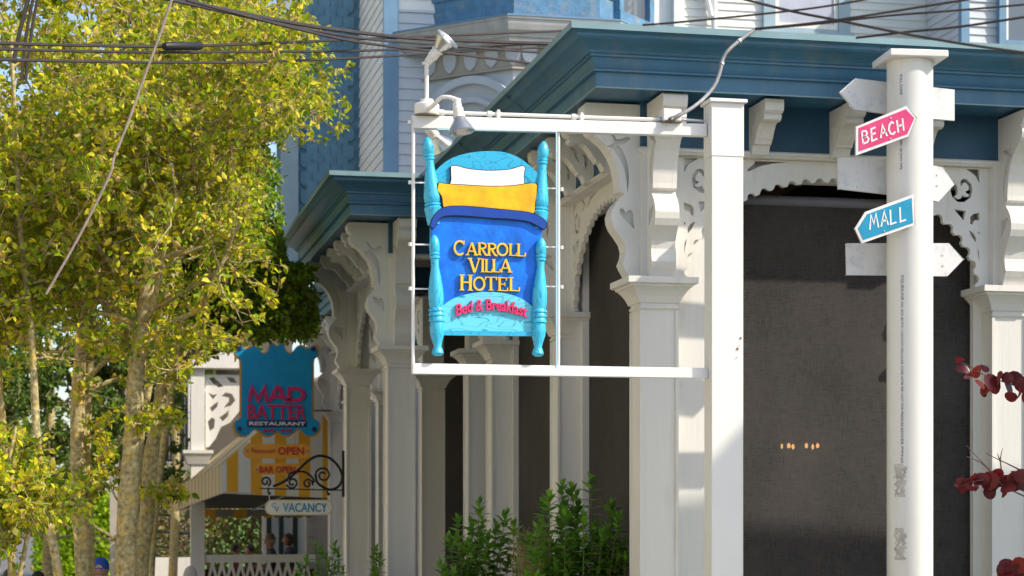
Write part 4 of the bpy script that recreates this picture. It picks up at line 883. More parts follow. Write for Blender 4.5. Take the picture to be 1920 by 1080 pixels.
# ------------------------------------------------------------------ striped awning over the restaurant porch
AY0 = 35.6
aw = thing('awning', 'yellow and white striped awning projecting over the restaurant porch behind the MAD BATTER sign', 'awning', (2.3, AY0, 0)); ABS[aw.name] = (2.3, AY0, 0)
fl = PY(416, 925, AY0); fr = PY(660, 936, AY0); tl = PY(416, 871, AY0); tm = PY(478, 815, AY0); tr = PY(626, 690, AY0)
st_m = stripe_mat('awning_stripes', (.80, .80, .74), (.85, .46, .03), 0, .43, .52, -.12)
st_y = stripe_mat('awning_stripes_long', (.78, .70, .52), (.72, .48, .14), 1, .9, .55)
YB = AY0+14
MB().plate([(p.x, p.z) for p in (fl, fr, PY(660, 690, AY0), tr, tm, tl)], (), AY0, AY0+.012).build('end_panel', st_m, aw)
def quad(a, b, c, d, th=.01): 
    n = (b-a).cross(c-a).normalized()*th; V = [a, b, c, d, a+n, b+n, c+n, d+n]; return MB().add(V, [(0, 1, 2, 3), (7, 6, 5, 4), (0, 4, 5, 1), (1, 5, 6, 2), (2, 6, 7, 3), (3, 7, 4, 0)])
def back(p, dz=0, dx=0): return Vector((p.x+dx, YB, p.z+dz))
def fw(p): return Vector((p.x, AY0+.013, p.z))
vl0, vl1 = PY(329, 958, AY0+1.5), PY(329, 916, AY0+1.5)
quad(fw(fl), fw(tl), vl1, vl0).build('valance', stripe_mat('awning_stripes_side', (.80, .74, .58), (.78, .52, .18), 0, .055, .55), aw)
ua, ub = PY(345, 953, 39.6), PY(600, 953, 39.6)
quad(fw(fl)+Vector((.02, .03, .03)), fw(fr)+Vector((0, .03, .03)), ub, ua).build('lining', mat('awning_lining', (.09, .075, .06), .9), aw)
quad(fw(tl), fw(tr), Vector((tr.x, AY0+4, tr.z)), Vector((vl1.x, AY0+4, vl1.z))).build('slope_panel', st_y, aw); MB().add([tuple(fw(tl)), tuple(vl1), (vl1.x, AY0+4, vl1.z)], [(0, 1, 2)]).build('slope_corner', st_y, aw)
MB().tube([fw(fl)+Vector((.02, 0, .02)), Vector((fr.x, AY0+.03, fr.z+.02))], .02, 6).tube([fw(fl)+Vector((.03, .0, .02)), vl0+Vector((.02, 0, .02))], .02, 6).tube([Vector(((fl.x+fr.x)/2, AY0+.05, fl.z-.02)), Vector((ua.x*.5+ub.x*.5, 39.5, ua.z-.03))], .02, 6).build('awning_frame', steel, aw)
sc = [(PY(560, 950, 39.6).x, PY(560, 952, 39.6).z)]
x0a = PY(352, 950, 39.6).x; x1a = PY(590, 950, 39.6).x; zt_, zb_ = PY(400, 955, 39.6).z, PY(400, 967, 39.6).z; P = [(x0a, zt_), (x0a, zb_)]
for i in range(12):
    for k in range(1, 6): P.append((x0a+(x1a-x0a)*(i+k/5)/12, zb_-.05*math.sin(math.pi*k/5)))
MB().plate(P+[(x1a, zt_)], (), 39.6, 39.61).build('far_valance', stripe_mat('valance_stripes', (.35, .33, .3), (.75, .42, .04), 0, .62, .6), aw)
# ------------------------------------------------------------------ restaurant porch behind it
rp = thing('restaurant_porch', 'white porch of the restaurant with tall post, fretwork and turned railing', 'porch', (2.4, 38.0, 0)); ABS[rp.name] = (2.4, 38.0, 0)
PYY = 38.0
c0 = PY(358, 900, PYY); c1 = PY(384, 900, PYY); zc = PY(370, 850, PYY).z; zt2 = PY(370, 690, PYY).z
MB().box((c0.x, PYY, 0.004), (c1.x, PYY+.3, zt2)).build('post', white, rp)
MB().sweep([((c0.x+c1.x)/2+w_*.165, PYY+.15+h_*.155) for w_, h_ in ((1, -1), (-1, -1), (-1, 1), (1, 1))], [(0, zc-.22), (.03, zc-.2), (.09, zc-.04), (.12, zc), (.12, zc+.06), (0, zc+.06)], closed=True).build('post_capital', white, rp)
MB().box((c0.x-.2, PYY-.1, zt2), (4.2, PYY+.4, zt2+.3)).build('porch_beam', white, rp)
FW = [PY(u, v, PYY) for u, v in ((386, 702), (450, 702), (450, 770), (432, 792), (415, 800), (405, 822), (392, 838), (386, 838))]
hol = []
for pl in ([(392, 708), (402, 706), (412, 716), (420, 724), (410, 726), (400, 718)], [(425, 706), (440, 708), (446, 718), (432, 716)], [(390, 735), (400, 740), (408, 738), (400, 748)], [(416, 742), (424, 735), (436, 738), (442, 750), (434, 760), (420, 764), (430, 752), (430, 745)],
           [(394, 764), (404, 756), (410, 752), (408, 762), (398, 772)], [(412, 782), (424, 774), (430, 768), (428, 780), (418, 790)], [(390, 790), (398, 782), (404, 786), (402, 802), (394, 808)]):
    hol.append([(PY(u, v, PYY).x, PY(u, v, PYY).z) for u, v in pl])
MB().plate([(p.x, p.z) for p in FW], hol, PYY+.1, PYY+.15).build('fretwork', white, rp)
rz0 = PY(480, 1040, PYY).z; rl, rr_ = c1.x+.01, PY(592, 1040, PYY).x
MB().box((rl, PYY+.02, rz0-.08), (rr_, PYY+.16, rz0)).box((rl, PYY+.05, rz0-.15), (rr_, PYY+.13, rz0-.08)).box((rl, PYY+.03, .36), (rr_, PYY+.15, .45)).build('handrail', white, rp)
bprof = [(-.02, 0), (.035, 0), (.03, .05), (.075, .12), (.10, .22), (.085, .32), (.04, .42), (.03, .5)]
HB = rz0-.15-.45
bpm = [(.035, 0), (.035, .06*HB), (.075, .2*HB), (.105, .42*HB), (.10, .6*HB), (.06, .82*HB), (.035, .93*HB), (.035, HB)]
slot = [(.0, .14*HB), (.03, .3*HB), (.045, .5*HB), (.03, .7*HB), (0, .84*HB)]
bpl = bpm+[(-x, z) for x, z in bpm[::-1]]; sl = slot+[(-x, z) for x, z in slot[1:-1][::-1]]
n_b = 11
for i in range(n_b):
    o = put('baluster#', MB().plate(bpl, [sl], 0, .03), white, rp, (rl+.14+(rr_-rl-.14)*i/n_b, PYY+.07, .45))
MB().box((c0.x, PYY, .0035), (4.3, PYY+9, .36)).build('porch_deck', floor_m, rp)
MB().box((rl, PYY+.25, .37), (rr_, PYY+.28, 1.1)).build('cloth_screen', maroon_cloth, rp)
bw = MB().box((PY(574, 990, 41.0).x, 41.0, .37), (6.7, 41.1, 5)).build('end_wall', beige, rp)
for k in range(14):
    z = .5+k*.17; MB().box((PY(574, 990, 41.0).x, 40.97, z), (4.6, 40.999, z+.15)).build('clapboard', beige, rp)
dw = MB().box((PY(492, 1000, 44).x, 44, .37), (PY(574, 1000, 44).x, 44.1, 3.2)).build('shuttered_doorway', white, rp)
for u in (504, 527, 553): MB().box((PY(u-4, 1000, 43.9).x, 43.88, .6), (PY(u+5, 1000, 43.9).x, 43.95, 2.9)).build('louvre_panel', mat('dark_green_louvre', (.015, .03, .025), .5), rp)
MB().box((PY(388, 900, 43.5).x, 43.5, 3.1), (4.4, 43.6, 6.0)).build('upper_back_wall', mat('brown_porch_wall', (.12, .10, .08), .8), rp)
# brick-red garden greenery and far lawn beyond the porch come with the planting below
# ------------------------------------------------------------------ greenery
def np_mesh(name, V, F3, m, parent, tint=None, kind=None):
    me = bpy.data.meshes.new(name); nv, nf, k = len(V), len(F3), F3.shape[1]
    me.vertices.add(nv); me.vertices.foreach_set('co', V.astype(np.float32).ravel())
    me.loops.add(nf*k); me.loops.foreach_set('vertex_index', F3.astype(np.int32).ravel())
    me.polygons.add(nf); me.polygons.foreach_set('loop_start', np.arange(0, nf*k, k, dtype=np.int32)); me.polygons.foreach_set('loop_total', np.full(nf, k, dtype=np.int32))
    me.update(calc_edges=True)
    if tint is not None:
        at = me.attributes.new('tint', 'FLOAT', 'POINT'); at.data.foreach_set('value', tint.astype(np.float32))
    me.materials.append(m); o = link(bpy.data.objects.new(name, me), parent)
    if kind: o['kind'] = kind
    return o
def leaves_arrays(P, D, size, wid=.62):
    """folded six-point leaves: P base points, D unit directions"""
    n = len(P); up = rng.normal(size=(n, 3)); up[:, 2] += .8; side = np.cross(D, up); side /= np.linalg.norm(side, axis=1, keepdims=True)+1e-9
    nor = np.cross(side, D); s = size*rng.uniform(.6, 1.25, n)[:, None]; w_ = s*wid*.5
    tip = P+D*s-nor*s*.18; a = P+D*s*.38+side*w_+nor*s*.10; b = P+D*s*.38-side*w_+nor*s*.10; c = P+D*s*.75+side*w_*.62; d = P+D*s*.75-side*w_*.62
    V = np.stack([P, a, c, tip, d, b], 1).reshape(-1, 3); k = (np.arange(n)*6)[:, None]
    F = np.concatenate([k+np.array([[0, 1, 2, 3]]), k+np.array([[0, 3, 4, 5]])], 0)
    return V, F, np.repeat(rng.uniform(0, 1, n), 6)
def twig_arrays(A, B, r):
    n = len(A); d = B-A; d = d/(np.linalg.norm(d, axis=1, keepdims=True)+1e-9); ref = np.tile([[.3, .9, .2]], (n, 1)); u = np.cross(d, ref); u /= np.linalg.norm(u, axis=1, keepdims=True); v = np.cross(d, u)
    rr = np.asarray(r)[:, None] if np.ndim(r) else np.full((n, 1), r); L_ = []
    for base, f in ((A, 1.), (B, .45)):
        for k in range(3): t = 2*math.pi*k/3; L_.append(base+(u*math.cos(t)+v*math.sin(t))*rr*f)
    V = np.stack(L_, 1).reshape(-1, 3); k = (np.arange(n)*6)[:, None]
    F = np.concatenate([k+np.array([[i, (i+1) % 3, 3+(i+1) % 3, 3+i]]) for i in range(3)], 0); return V, F
def rnd_dir(bias, spread):
    v = Vector(rng.normal(size=3))*spread+Vector(bias); return v.normalized()
def branch_path(p, d, length, n, wob=.16, lift=.05):
    P = [p.copy()]; d = d.normalized()
    for i in range(n):
        d = (d+Vector(rng.normal(size=3))*wob+Vector((0, 0, lift))).normalized(); p = p+d*(length/n); P.append(p.copy())
    return P
def tree(name, label, trunks, n_limb, limb_len, leaf, leaf_size=.055, dens=1.0, z0=3.2, keep=None, group='street trees before the hotel', loc=None, lift=.05, sub=7, twigs=9, nl=9, out_bias=1.0, bark_m=bark):
    base = Vector(loc if loc else trunks[0][0][0]); base.z = 0
    t = thing(name, label, 'tree', base, 0, group); ABS[t.name] = tuple(base)
    tr = MB(); br = MB(); TA, TB, TR = [], [], []; LP, LD = [], []
    for tk in trunks:
        P = smooth_path([q[0] for q in tk], 5); rr = []
        for i in range(len(P)):
            f = i/5; a = int(min(f, len(tk)-1)); b = min(a+1, len(tk)-1); rr.append((tk[a][1]*(1-(f-a))+tk[b][1]*(f-a))*(1+rng.normal()*.03))
        rr = [x*.7 for x in rr]; tr.tube(P, rr, 14)
        cand = [(p, r) for p, r in zip(P, rr) if p.z > z0]
        for j in range(n_limb):
            p, r = cand[int(rng.integers(len(cand)))]; h = (p.z-z0); az_ = rng.uniform(0, 2*math.pi)
            d = Vector((math.cos(az_)*out_bias, math.sin(az_)*out_bias, rng.uniform(.15, .9)))
            ln = limb_len*rng.uniform(.55, 1.15); L0 = branch_path(p, d, ln, 7, .2, lift); r0 = min(r*.45, .012+.016*ln)
            if keep:
                for q_i in range(1, 8):
                    if L0[q_i].x/max(L0[q_i].y, 1) > (.078 if L0[q_i].z < 2.2+.19*L0[q_i].y else .118):      # the limb is pruned back from the eaves
                        L0 = L0[:q_i]+[L0[q_i-1]+(L0[q_i]-L0[q_i-1])*.02*(m__+1) for m__ in range(8-q_i)]; break
            br.tube(L0, [r0*(1-.75*i/7) for i in range(8)], 6)
            for k in range(int(sub*dens)):
                q = L0[int(rng.integers(2, 8))]; d2 = rnd_dir((d.normalized().x*.6, d.normalized().y*.6, .25), .75); L1 = branch_path(q, d2, limb_len*rng.uniform(.2, .45), 4, .28, lift)
                if keep and not keep(L1[-1]): continue
                br.tube(L1, [r0*.34, r0*.28, r0*.22, r0*.16, r0*.1], 4)
                for m_ in range(twigs):
                    a = L1[int(rng.integers(1, 5))]+Vector(rng.normal(size=3))*.01; d3 = rnd_dir((0, 0, .25), .8); l3 = rng.uniform(.08, .26); b_ = a+d3*l3
                    if keep and not keep(b_): continue
                    TA.append(a); TB.append(b_); TR.append(.0038)
                    for z in range(nl):
                        f = rng.uniform(.25, 1.05); LP.append(a+d3*l3*f+Vector(rng.normal(size=3))*.02); LD.append(rnd_dir((d3.x*.6, d3.y*.6, d3.z*.6-.15), .7))
    to = tr.build('trunk', bark_m, t, smooth=True); bo = br.build('branches', bark_m, t, smooth=True, fix=False); bo['kind'] = 'stuff'
    if TA:
        V, F = twig_arrays(np.array([tuple(v) for v in TA]), np.array([tuple(v) for v in TB]), np.array(TR)); np_mesh('twigs', V, F, twig_m, t, kind='stuff')
        V, F, ti = leaves_arrays(np.array([tuple(v) for v in LP]), np.array([tuple(v) for v in LD]), leaf_size); np_mesh('crown', V, F, leaf, t, ti, 'stuff')
    return t
def TK(L_, s):      # trunk from sight lines at a known distance, running down to the ground
    out = [(PS(u, v, s), r) for u, v, r in L_]; p = out[0][0]; q = out[1][0]; k = p.z/max(.3, (q.z-p.z)) if q.z > p.z else 0
    foot = Vector((p.x+(p.x-q.x)*min(.8, k*.3), p.y, 0)); return [(foot, out[0][1]*1.25)]+out
def kp(p):      # the crowns stop short of the porch eaves and the house wall
    k = p.x/max(p.y, 1); h = (p.z-2.2)/max(p.y, 1)
    lim = .137 if h > .182 else (.088 if h > .135 else .098)
    return k < lim+.004*math.sin(p.z*9) and p.x < 2.95
tree('street_tree', 'leafy street tree with twin lichened trunks, second from the left', [TK([(157, 1075, .118), (148, 900, .11), (146, 760, .10), (152, 640, .085), (158, 520, .075), (150, 380, .06), (140, 240, .045), (150, 60, .03)], 19.0),
     TK([(165, 1000, .09), (160, 850, .075), (166, 700, .07), (172, 600, .06), (186, 470, .05), (205, 330, .04), (200, 180, .03), (215, 30, .02)], 19.1)], 19, 1.9, leaf_lit, .071, z0=3.2, keep=kp, nl=7, twigs=9)
tree('street_tree', 'street tree with one thick leaning trunk covered in orange lichen', [TK([(236, 1075, .132), (241, 930, .124), (250, 820, .118), (256, 700, .112), (268, 610, .105), (280, 500, .10), (288, 420, .10), (296, 330, .07), (292, 200, .05), (300, 60, .035)], 17.8),
     TK([(284, 440, .05), (310, 395, .045), (345, 350, .03), (380, 290, .02)], 17.8)[1:]], 21, 1.9, leaf_lit, .071, z0=3.7, keep=kp, nl=7, twigs=9)
tree('street_tree', 'slimmer street tree leaning right, behind the thick lichened trunk', [TK([(262, 1075, .12), (276, 960, .11), (283, 860, .105), (295, 780, .09), (304, 710, .075), (300, 620, .06), (320, 520, .05), (350, 380, .04), (370, 200, .03)], 19.6)], 20, 1.9, leaf_lit, .071, z0=4.6, keep=kp, nl=7, twigs=9)
tree('street_tree', 'leftmost street tree, slim trunks low in the corner of the picture', [TK([(110, 1085, .06), (85, 960, .05), (68, 800, .05), (60, 640, .04), (40, 460, .035), (30, 260, .03), (20, 60, .02)], 17.0),
     TK([(20, 1000, .05), (5, 800, .05), (-10, 600, .045), (-20, 300, .03)], 17.5)], 18, 1.6, leaf_lit, .071, z0=3.4, keep=kp)
tree('street_tree', 'low leafy young tree at the bottom left corner', [TK([(-10, 1150, .035), (0, 1000, .03), (10, 900, .022), (30, 800, .015)], 14.5), TK([(30, 1150, .03), (45, 1040, .025), (58, 980, .02), (70, 940, .012)], 14.6)], 8, .42, leaf_lit, .066, z0=1.7, group='street trees before the hotel', sub=5, twigs=7, nl=7)
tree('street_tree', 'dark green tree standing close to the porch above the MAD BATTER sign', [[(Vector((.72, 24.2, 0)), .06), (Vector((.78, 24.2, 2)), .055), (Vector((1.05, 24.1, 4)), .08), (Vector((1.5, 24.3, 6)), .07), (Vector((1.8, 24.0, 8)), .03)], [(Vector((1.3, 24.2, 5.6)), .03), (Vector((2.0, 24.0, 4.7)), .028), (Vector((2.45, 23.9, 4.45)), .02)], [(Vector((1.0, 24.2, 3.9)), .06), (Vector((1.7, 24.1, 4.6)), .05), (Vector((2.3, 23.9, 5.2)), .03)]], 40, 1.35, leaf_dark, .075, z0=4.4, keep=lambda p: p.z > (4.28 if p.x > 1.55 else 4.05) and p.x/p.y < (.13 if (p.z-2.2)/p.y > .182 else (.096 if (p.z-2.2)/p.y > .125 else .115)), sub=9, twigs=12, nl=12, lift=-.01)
tree('street_tree', 'yellow-green tree reaching up to the roofline beside the blue shingled wall', [[(Vector((.46, 21.0, 0)), .05), (Vector((.55, 21.0, 3)), .045), (Vector((1.1, 21.1, 5.5)), .05), (Vector((1.7, 21.2, 8)), .03)]], 36, 1.5, leaf_lit, .058, z0=5.0, keep=lambda p: kp(p) and p.z > 4.9, sub=8, twigs=10, nl=8)
leaf_shade = leaf_mat('shaded_leaf', [(.05, .11, .015), (.10, .18, .02), (.18, .26, .04), (.06, .12, .02)], .35)  # leaf colours darkened to stand for the shade these trees are in
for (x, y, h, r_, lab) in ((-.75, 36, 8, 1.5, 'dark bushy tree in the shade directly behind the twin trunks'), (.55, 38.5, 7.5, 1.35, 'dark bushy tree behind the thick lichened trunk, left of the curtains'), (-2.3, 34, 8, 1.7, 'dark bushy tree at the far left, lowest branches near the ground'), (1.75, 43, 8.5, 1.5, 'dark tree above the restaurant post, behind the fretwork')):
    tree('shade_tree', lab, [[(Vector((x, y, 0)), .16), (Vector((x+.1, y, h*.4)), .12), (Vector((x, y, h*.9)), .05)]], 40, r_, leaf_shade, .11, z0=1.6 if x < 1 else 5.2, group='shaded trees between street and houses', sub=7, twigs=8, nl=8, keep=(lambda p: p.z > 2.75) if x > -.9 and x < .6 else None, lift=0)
def shoots(name, label, pts, s, size=.07, m=leaf_lit):
    o0 = PS(pts[0][0], pts[0][1], s); t = thing(name, label, 'branch', o0, 0, 'leafy low shoots on the street trees'); b = MB(); LP = []; LD = []; A_l = []; B_l = []
    P = smooth_path([PS(u, v, s+.12*i)-o0 for i, (u, v) in enumerate(pts)], 5); b.tube(P, [.011-.008*i/(len(P)-1) for i in range(len(P))], 6)
    for i in range(2, len(P)):
        for k in range(3):
            d3 = rnd_dir((0, 0, .1), .9); l3 = rng.uniform(.06, .2); A_l.append(tuple(P[i])); B_l.append(tuple(P[i]+d3*l3))
            for z in range(5): LP.append(tuple(P[i]+d3*l3*rng.uniform(.3, 1.05))); LD.append(tuple(rnd_dir((d3.x*.5, d3.y*.5, -.35), .6)))
    b.build('stem', bark, t, smooth=True, fix=False); V, F = twig_arrays(np.array(A_l), np.array(B_l), .003); np_mesh('twigs', V, F, twig_m, t, kind='stuff')
    V, F, ti = leaves_arrays(np.array(LP), np.array(LD), size); np_mesh('leaves', V, F, m, t, ti, 'stuff')
shoots('leafy_shoot', 'leafy shoot crossing the thick trunk high up, reaching right toward the blue restaurant sign', [(262, 650), (300, 630), (340, 625), (380, 640), (425, 640)], 17.4, .08)
shoots('leafy_shoot', 'bright leafy shoot between the thick trunk and the slimmer leaning trunk', [(250, 800), (262, 785), (280, 780), (305, 778), (315, 788)], 17.5)
shoots('leafy_shoot', 'leafy shoot hanging left of the awning corner, from the slim leaning trunk', [(283, 930), (300, 925), (318, 918), (334, 930)], 19.2, .08)
shoots('leafy_shoot', 'leafy shoot on the twin trunks low down, reaching right', [(135, 950), (150, 925), (170, 900), (185, 905), (160, 880)], 18.6, .08)
shoots('leafy_shoot', 'leafy shoot on the right side of the twin trunks at mid height', [(165, 790), (185, 800), (195, 830), (190, 870), (196, 890)], 18.8)
# larger, darker trees far behind
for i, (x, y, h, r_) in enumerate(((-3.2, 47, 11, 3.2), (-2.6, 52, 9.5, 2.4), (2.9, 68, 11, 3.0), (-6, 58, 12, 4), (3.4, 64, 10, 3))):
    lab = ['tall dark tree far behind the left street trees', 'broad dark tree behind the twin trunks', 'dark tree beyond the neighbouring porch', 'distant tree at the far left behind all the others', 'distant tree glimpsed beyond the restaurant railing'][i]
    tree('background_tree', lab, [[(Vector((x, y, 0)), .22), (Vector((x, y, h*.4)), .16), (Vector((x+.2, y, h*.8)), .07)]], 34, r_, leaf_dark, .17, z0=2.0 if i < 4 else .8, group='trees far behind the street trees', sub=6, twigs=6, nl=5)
def hedge(name, label, c, sx, sy, z0_, z1_, n, m, size):
    t = thing(name, label, 'hedge', (c[0], c[1], 0)); P = rng.uniform([-sx, -sy, z0_], [sx, sy, z1_], (n, 3)); D = rng.normal(size=(n, 3)); D /= np.linalg.norm(D, axis=1, keepdims=True)
    V, F, ti = leaves_arrays(P, D, size); np_mesh('foliage', V, F, m, t, ti, 'stuff'); st = MB()
    for i in range(14): a = Vector((random.uniform(-sx, sx)*.9, random.uniform(-sy, sy)*.6, 0)); st.tube([a, a+Vector((.1, 0, z1_*.8))], .02, 5)
    st.build('stems', twig_m, t)['kind'] = 'stuff'; return t
hedge('hedge', 'sunlit lime green hedge glowing between the two trunks at the bottom left', (.3, 62, 0), 1.9, .5, 0, 2.75, 12000, leaf_lime, .18)
hedge('hedge', 'mottled green and rusty hedge seen through the restaurant porch', (3.2, 47.5, 0), 1.7, .4, 0, 2.6, 7500, leaf_mat('rusty_hedge_leaf', [(.1, .2, .02), (.3, .3, .06), (.4, .2, .12), (.08, .14, .02)], .4), .12)
# ------------------------------------------------------------------ neighbouring house behind the trunks
nh = thing('neighbouring_house', 'beige porch with striped curtains behind the tree trunks, left of the restaurant', 'house', (1.3, 49, 0)); ABS[nh.name] = (1.3, 49, 0)
def NB(u0, u1, v0, v1, y, th, name, m):
    a = PY(u0, v1, y); b = PY(u1, v0, y); return MB().box((a.x, y, max(.004, a.z)), (b.x, y+th, b.z)).build(name, m, nh)
NB(206, 356, 640, 1400, 50, .2, 'wall', mat('shaded_beige_wall', (.26, .23, .20), .8)); MB().box((-.5, 49.6, 6.2), (2.6, 53, 6.5)).build('roof', roof_grey, nh)  # wall is the porch beige darkened, its shade put into the colour
for a_, b_ in ((206, 222), (262, 276), (318, 336)): NB(a_, b_, 800, 1200, 48, .2, 'porch_post', beige)
cu = PY(298, 700, 45.5); cv = PY(356, 864, 45.5); W_ = cv.x-cu.x; V = []; F = []; n = 40
for i in range(n+1):
    for z in (cv.z, cu.z+.3): V.append((cu.x+W_*i/n, 45.5+.05*math.sin(i*1.3)+.03*math.sin(i*.5), z))
for i in range(n): F.append((2*i, 2*i+2, 2*i+3, 2*i+1))
MB().add(V, F).build('striped_curtain', stripe_mat('curtain_stripes', (.20, .18, .19), (.62, .6, .62), 0, .19, .8), nh, fix=False)
for k, (u0, v0, u1, v1) in enumerate(((268, 963, 334, 968), (268, 994, 334, 1000), (268, 1022, 334, 1028), (268, 885, 340, 890), (268, 862, 345, 864), (336, 860, 337, 935), (334, 965, 334, 1026), (334, 1000, 358, 1001), (248, 1010, 300, 1010), (250, 1020, 304, 1046))):
    MB().tube([PY(u0, v0, 44), PY(u1, v1, 44)], .025, 6).build('iron_rail', iron, nh)
NB(288, 358, 1045, 1300, 43.8, .1, 'porch_fence', white)
# ------------------------------------------------------------------ shrubs in front of the columns
lf = MB(); Lr = [(0, 0), (.25, .8), (.5, 1), (.75, .62), (1, 0)]
V = []; F = []
for i, (t_, w_) in enumerate(Lr): V += [(0, t_, -.22*t_*t_), (w_*.24, t_, -.22*t_*t_+.035*w_), (-w_*.24, t_, -.22*t_*t_+.035*w_)]
for i in range(4): F += [(3*i, 3*i+1, 3*i+4, 3*i+3), (3*i+3, 3*i+5, 3*i+2, 3*i)]
lfo = MB().add(V, F).build('leaf', leaf_shrub, None, fix=False, smooth=True); leaf_me = lfo.data; bpy.data.objects.remove(lfo)
at = leaf_me.attributes.new('tint', 'FLOAT', 'POINT')
LV = np.array(V); LF = np.array(F)
def shrub(label, tips, s, base_uv, spread, fill=60, llen=.142, sname='shrub'):
    b0 = PS(base_uv[0], 1000, s); b0.z = 0
    t = thing(sname, label, 'shrub', b0, 0, 'shrubs in front of the porch columns'); st = MB(); mats = []
    stems = []
    for u, v in tips:
        tip = PS(u, v, s+rng.uniform(-.35, .35))-b0; root = Vector((tip.x*.35+rng.normal()*.05, rng.normal()*.1, 0)); stems.append((root, tip, 1.0))
    for i in range(fill):
        u, v = tips[int(rng.integers(len(tips)))]; tip = PS(u+rng.normal()*spread, v+abs(rng.normal())*70+25, s+rng.uniform(-.4, .4))-b0; stems.append((Vector((tip.x*.4, rng.normal()*.1, 0)), tip, .8))
    for root, tip, k in stems:
        mid = (root+tip)/2+Vector((rng.normal()*.04, rng.normal()*.04, .1)); P = smooth_path([root, mid, tip], 8); st.tube(P, [.009-.0065*i/(len(P)-1) for i in range(len(P))], 5)
        ln = sum((P[i+1]-P[i]).length for i in range(len(P)-1)); z = 0; az_ = rng.uniform(0, 6)
        def at_(dist):
            d = ln-dist
            for i in range(len(P)-1):
                l = (P[i+1]-P[i]).length
                if d <= l: return P[i].lerp(P[i+1], d/l), (P[i+1]-P[i]).normalized()
                d -= l
            return P[-1], (P[-1]-P[-2]).normalized()
        while z < min(ln*.8, 1.15):
            p, d = at_(z); young = max(0, 1-z/.12)
            for q in range(3):
                az_ += 2.09; side = d.orthogonal().normalized(); side = (Matrix.Rotation(az_, 3, d) @ side)
                el_ = .35+1.0*young; dirv = (side*math.cos(el_)+d*math.sin(el_)).normalized(); nz = (d-dirv*d.dot(dirv)).normalized(); xx = dirv.cross(nz)
                sc_ = llen*rng.uniform(.75, 1.15)*(1-.35*young)*k; M = Matrix((xx, dirv, nz)).transposed().to_4x4(); M = Matrix.Translation(p) @ M @ Matrix.Scale(sc_, 4); mats.append((p.z, M))
            az_ += .8; z += .034+.03*(z > .1)
    st.build('stems', stem_m, t, smooth=True, fix=False)
    mats.sort(key=lambda q: -q[0]); near = mats[:280]; rest = mats[280:]
    for _, M in near:
        o = bpy.data.objects.new('leaf', leaf_me); _link(o, t); o.matrix_local = M
    if rest:
        VV = []; TT = []
        for _, M in rest: A = np.array(M); VV.append(LV @ A[:3, :3].T+A[:3, 3]); TT.append(np.full(len(LV), rng.uniform()))
        n = len(rest); FF = (LF[None]+(np.arange(n)*len(LV))[:, None, None]).reshape(-1, 4)
        np_mesh('foliage', np.concatenate(VV), FF, leaf_shrub, t, np.concatenate(TT), 'stuff')
    return t
shrub('left upright green shrub with one tall pointed stem, before the paired columns', [(899, 946), (948, 968), (964, 985), (930, 990), (884, 985), (857, 1012), (842, 1013), (915, 1010), (975, 1015), (870, 1030), (835, 1068), (900, 1010), (940, 1020)], 17.2, (905, 1000), 20, 36)
shrub('largest leafy green shrub, before the dark screens left of the corner column', [(1108, 902), (1054, 914), (1072, 918), (1030, 935), (1018, 948), (1146, 950), (1060, 962), (1050, 980), (1084, 955), (1095, 975), (1015, 985), (1158, 975), (1120, 1006), (1130, 1030), (992, 1010), (1080, 1010), (1040, 1030), (1140, 1000), (1010, 1040), (1160, 1040), (1100, 1040)], 16.2, (1075, 1000), 25, 56)
shrub('small shrub beside the restaurant railing at the foot of the column', [(590, 1022), (603, 1030), (628, 1022), (634, 1035), (575, 1050), (612, 1045), (560, 1062)], 21.0, (600, 1000), 12, 24, .11)
shrub('smallest shrub, peeping out between two porch columns', [(706, 1030), (700, 1038), (712, 1045)], 20.8, (706, 1000), 6, 10, .11)
gt = thing('grass_tuft', 'tuft of dry upright grass between the two big shrubs', 'grass', PS(990, 1000, 16.6)); gt.location.z = 0; g0 = gt.location; A1 = []; B1 = []
for i in range(90):
    tip = PS(990+rng.normal()*16, 985+abs(rng.normal())*45, 16.6+rng.normal()*.1)-g0; A1.append((tip.x*.5, tip.y*.5, tip.z-.9)); B1.append(tuple(tip))
V, F = twig_arrays(np.array(A1), np.array(B1), .0028); np_mesh('grass_blades', V, F, mat('dry_grass', (.38, .30, .15), .8), gt, kind='stuff')
MB().box((-.4, -.3, .004), (.4, .3, .02)).build('root_mat', mat('soil', (.06, .045, .03), .95), gt)
# ------------------------------------------------------------------ smoke bush at the right edge
sm = thing('smoke_bush', 'dark red smoke bush whose leafy twigs reach in from the right edge', 'shrub', PS(2010, 1000, 12.6)); sm.location.z = 0; s0 = sm.location
disc = MB(); V = [(0, .5, .03)]; nn = 12
for i in range(nn): a = 2*math.pi*i/nn; V.append((.46*math.sin(a), .5-.5*math.cos(a), -.06*math.cos(2*a)-.03))
dm = MB().add(V, [(0, 1+i, 1+(i+1) % nn) for i in range(nn)]).build('leaf', leaf_red, None, fix=False, smooth=True); disc_me = dm.data; bpy.data.objects.remove(dm)
disc_me.attributes.new('tint', 'FLOAT', 'POINT')
bw_ = MB()
def tw(L_, r0, r1, sd=12.6):
    P = smooth_path([PS(u, v, sd)-s0 for u, v in L_], 5); bw_.tube(P, [r0+(r1-r0)*i/(len(P)-1) for i in range(len(P))], 6)
for L_ in ([(2040, 800), (1960, 745), (1900, 722), (1850, 705), (1815, 685), (1800, 680)], [(2030, 1000), (1960, 950), (1915, 928), (1880, 910), (1860, 885), (1830, 855), (1812, 835)], [(1862, 890), (1840, 868), (1812, 856)], [(1930, 890), (1890, 870), (1848, 850)], [(1878, 888), (1876, 860), (1880, 840)], [(1876, 866), (1870, 850)], [(1872, 905), (1840, 900), (1800, 912)],
           [(2040, 1130), (1960, 1085), (1900, 1070), (1876, 1066)]): tw(L_, .0065, .0016)
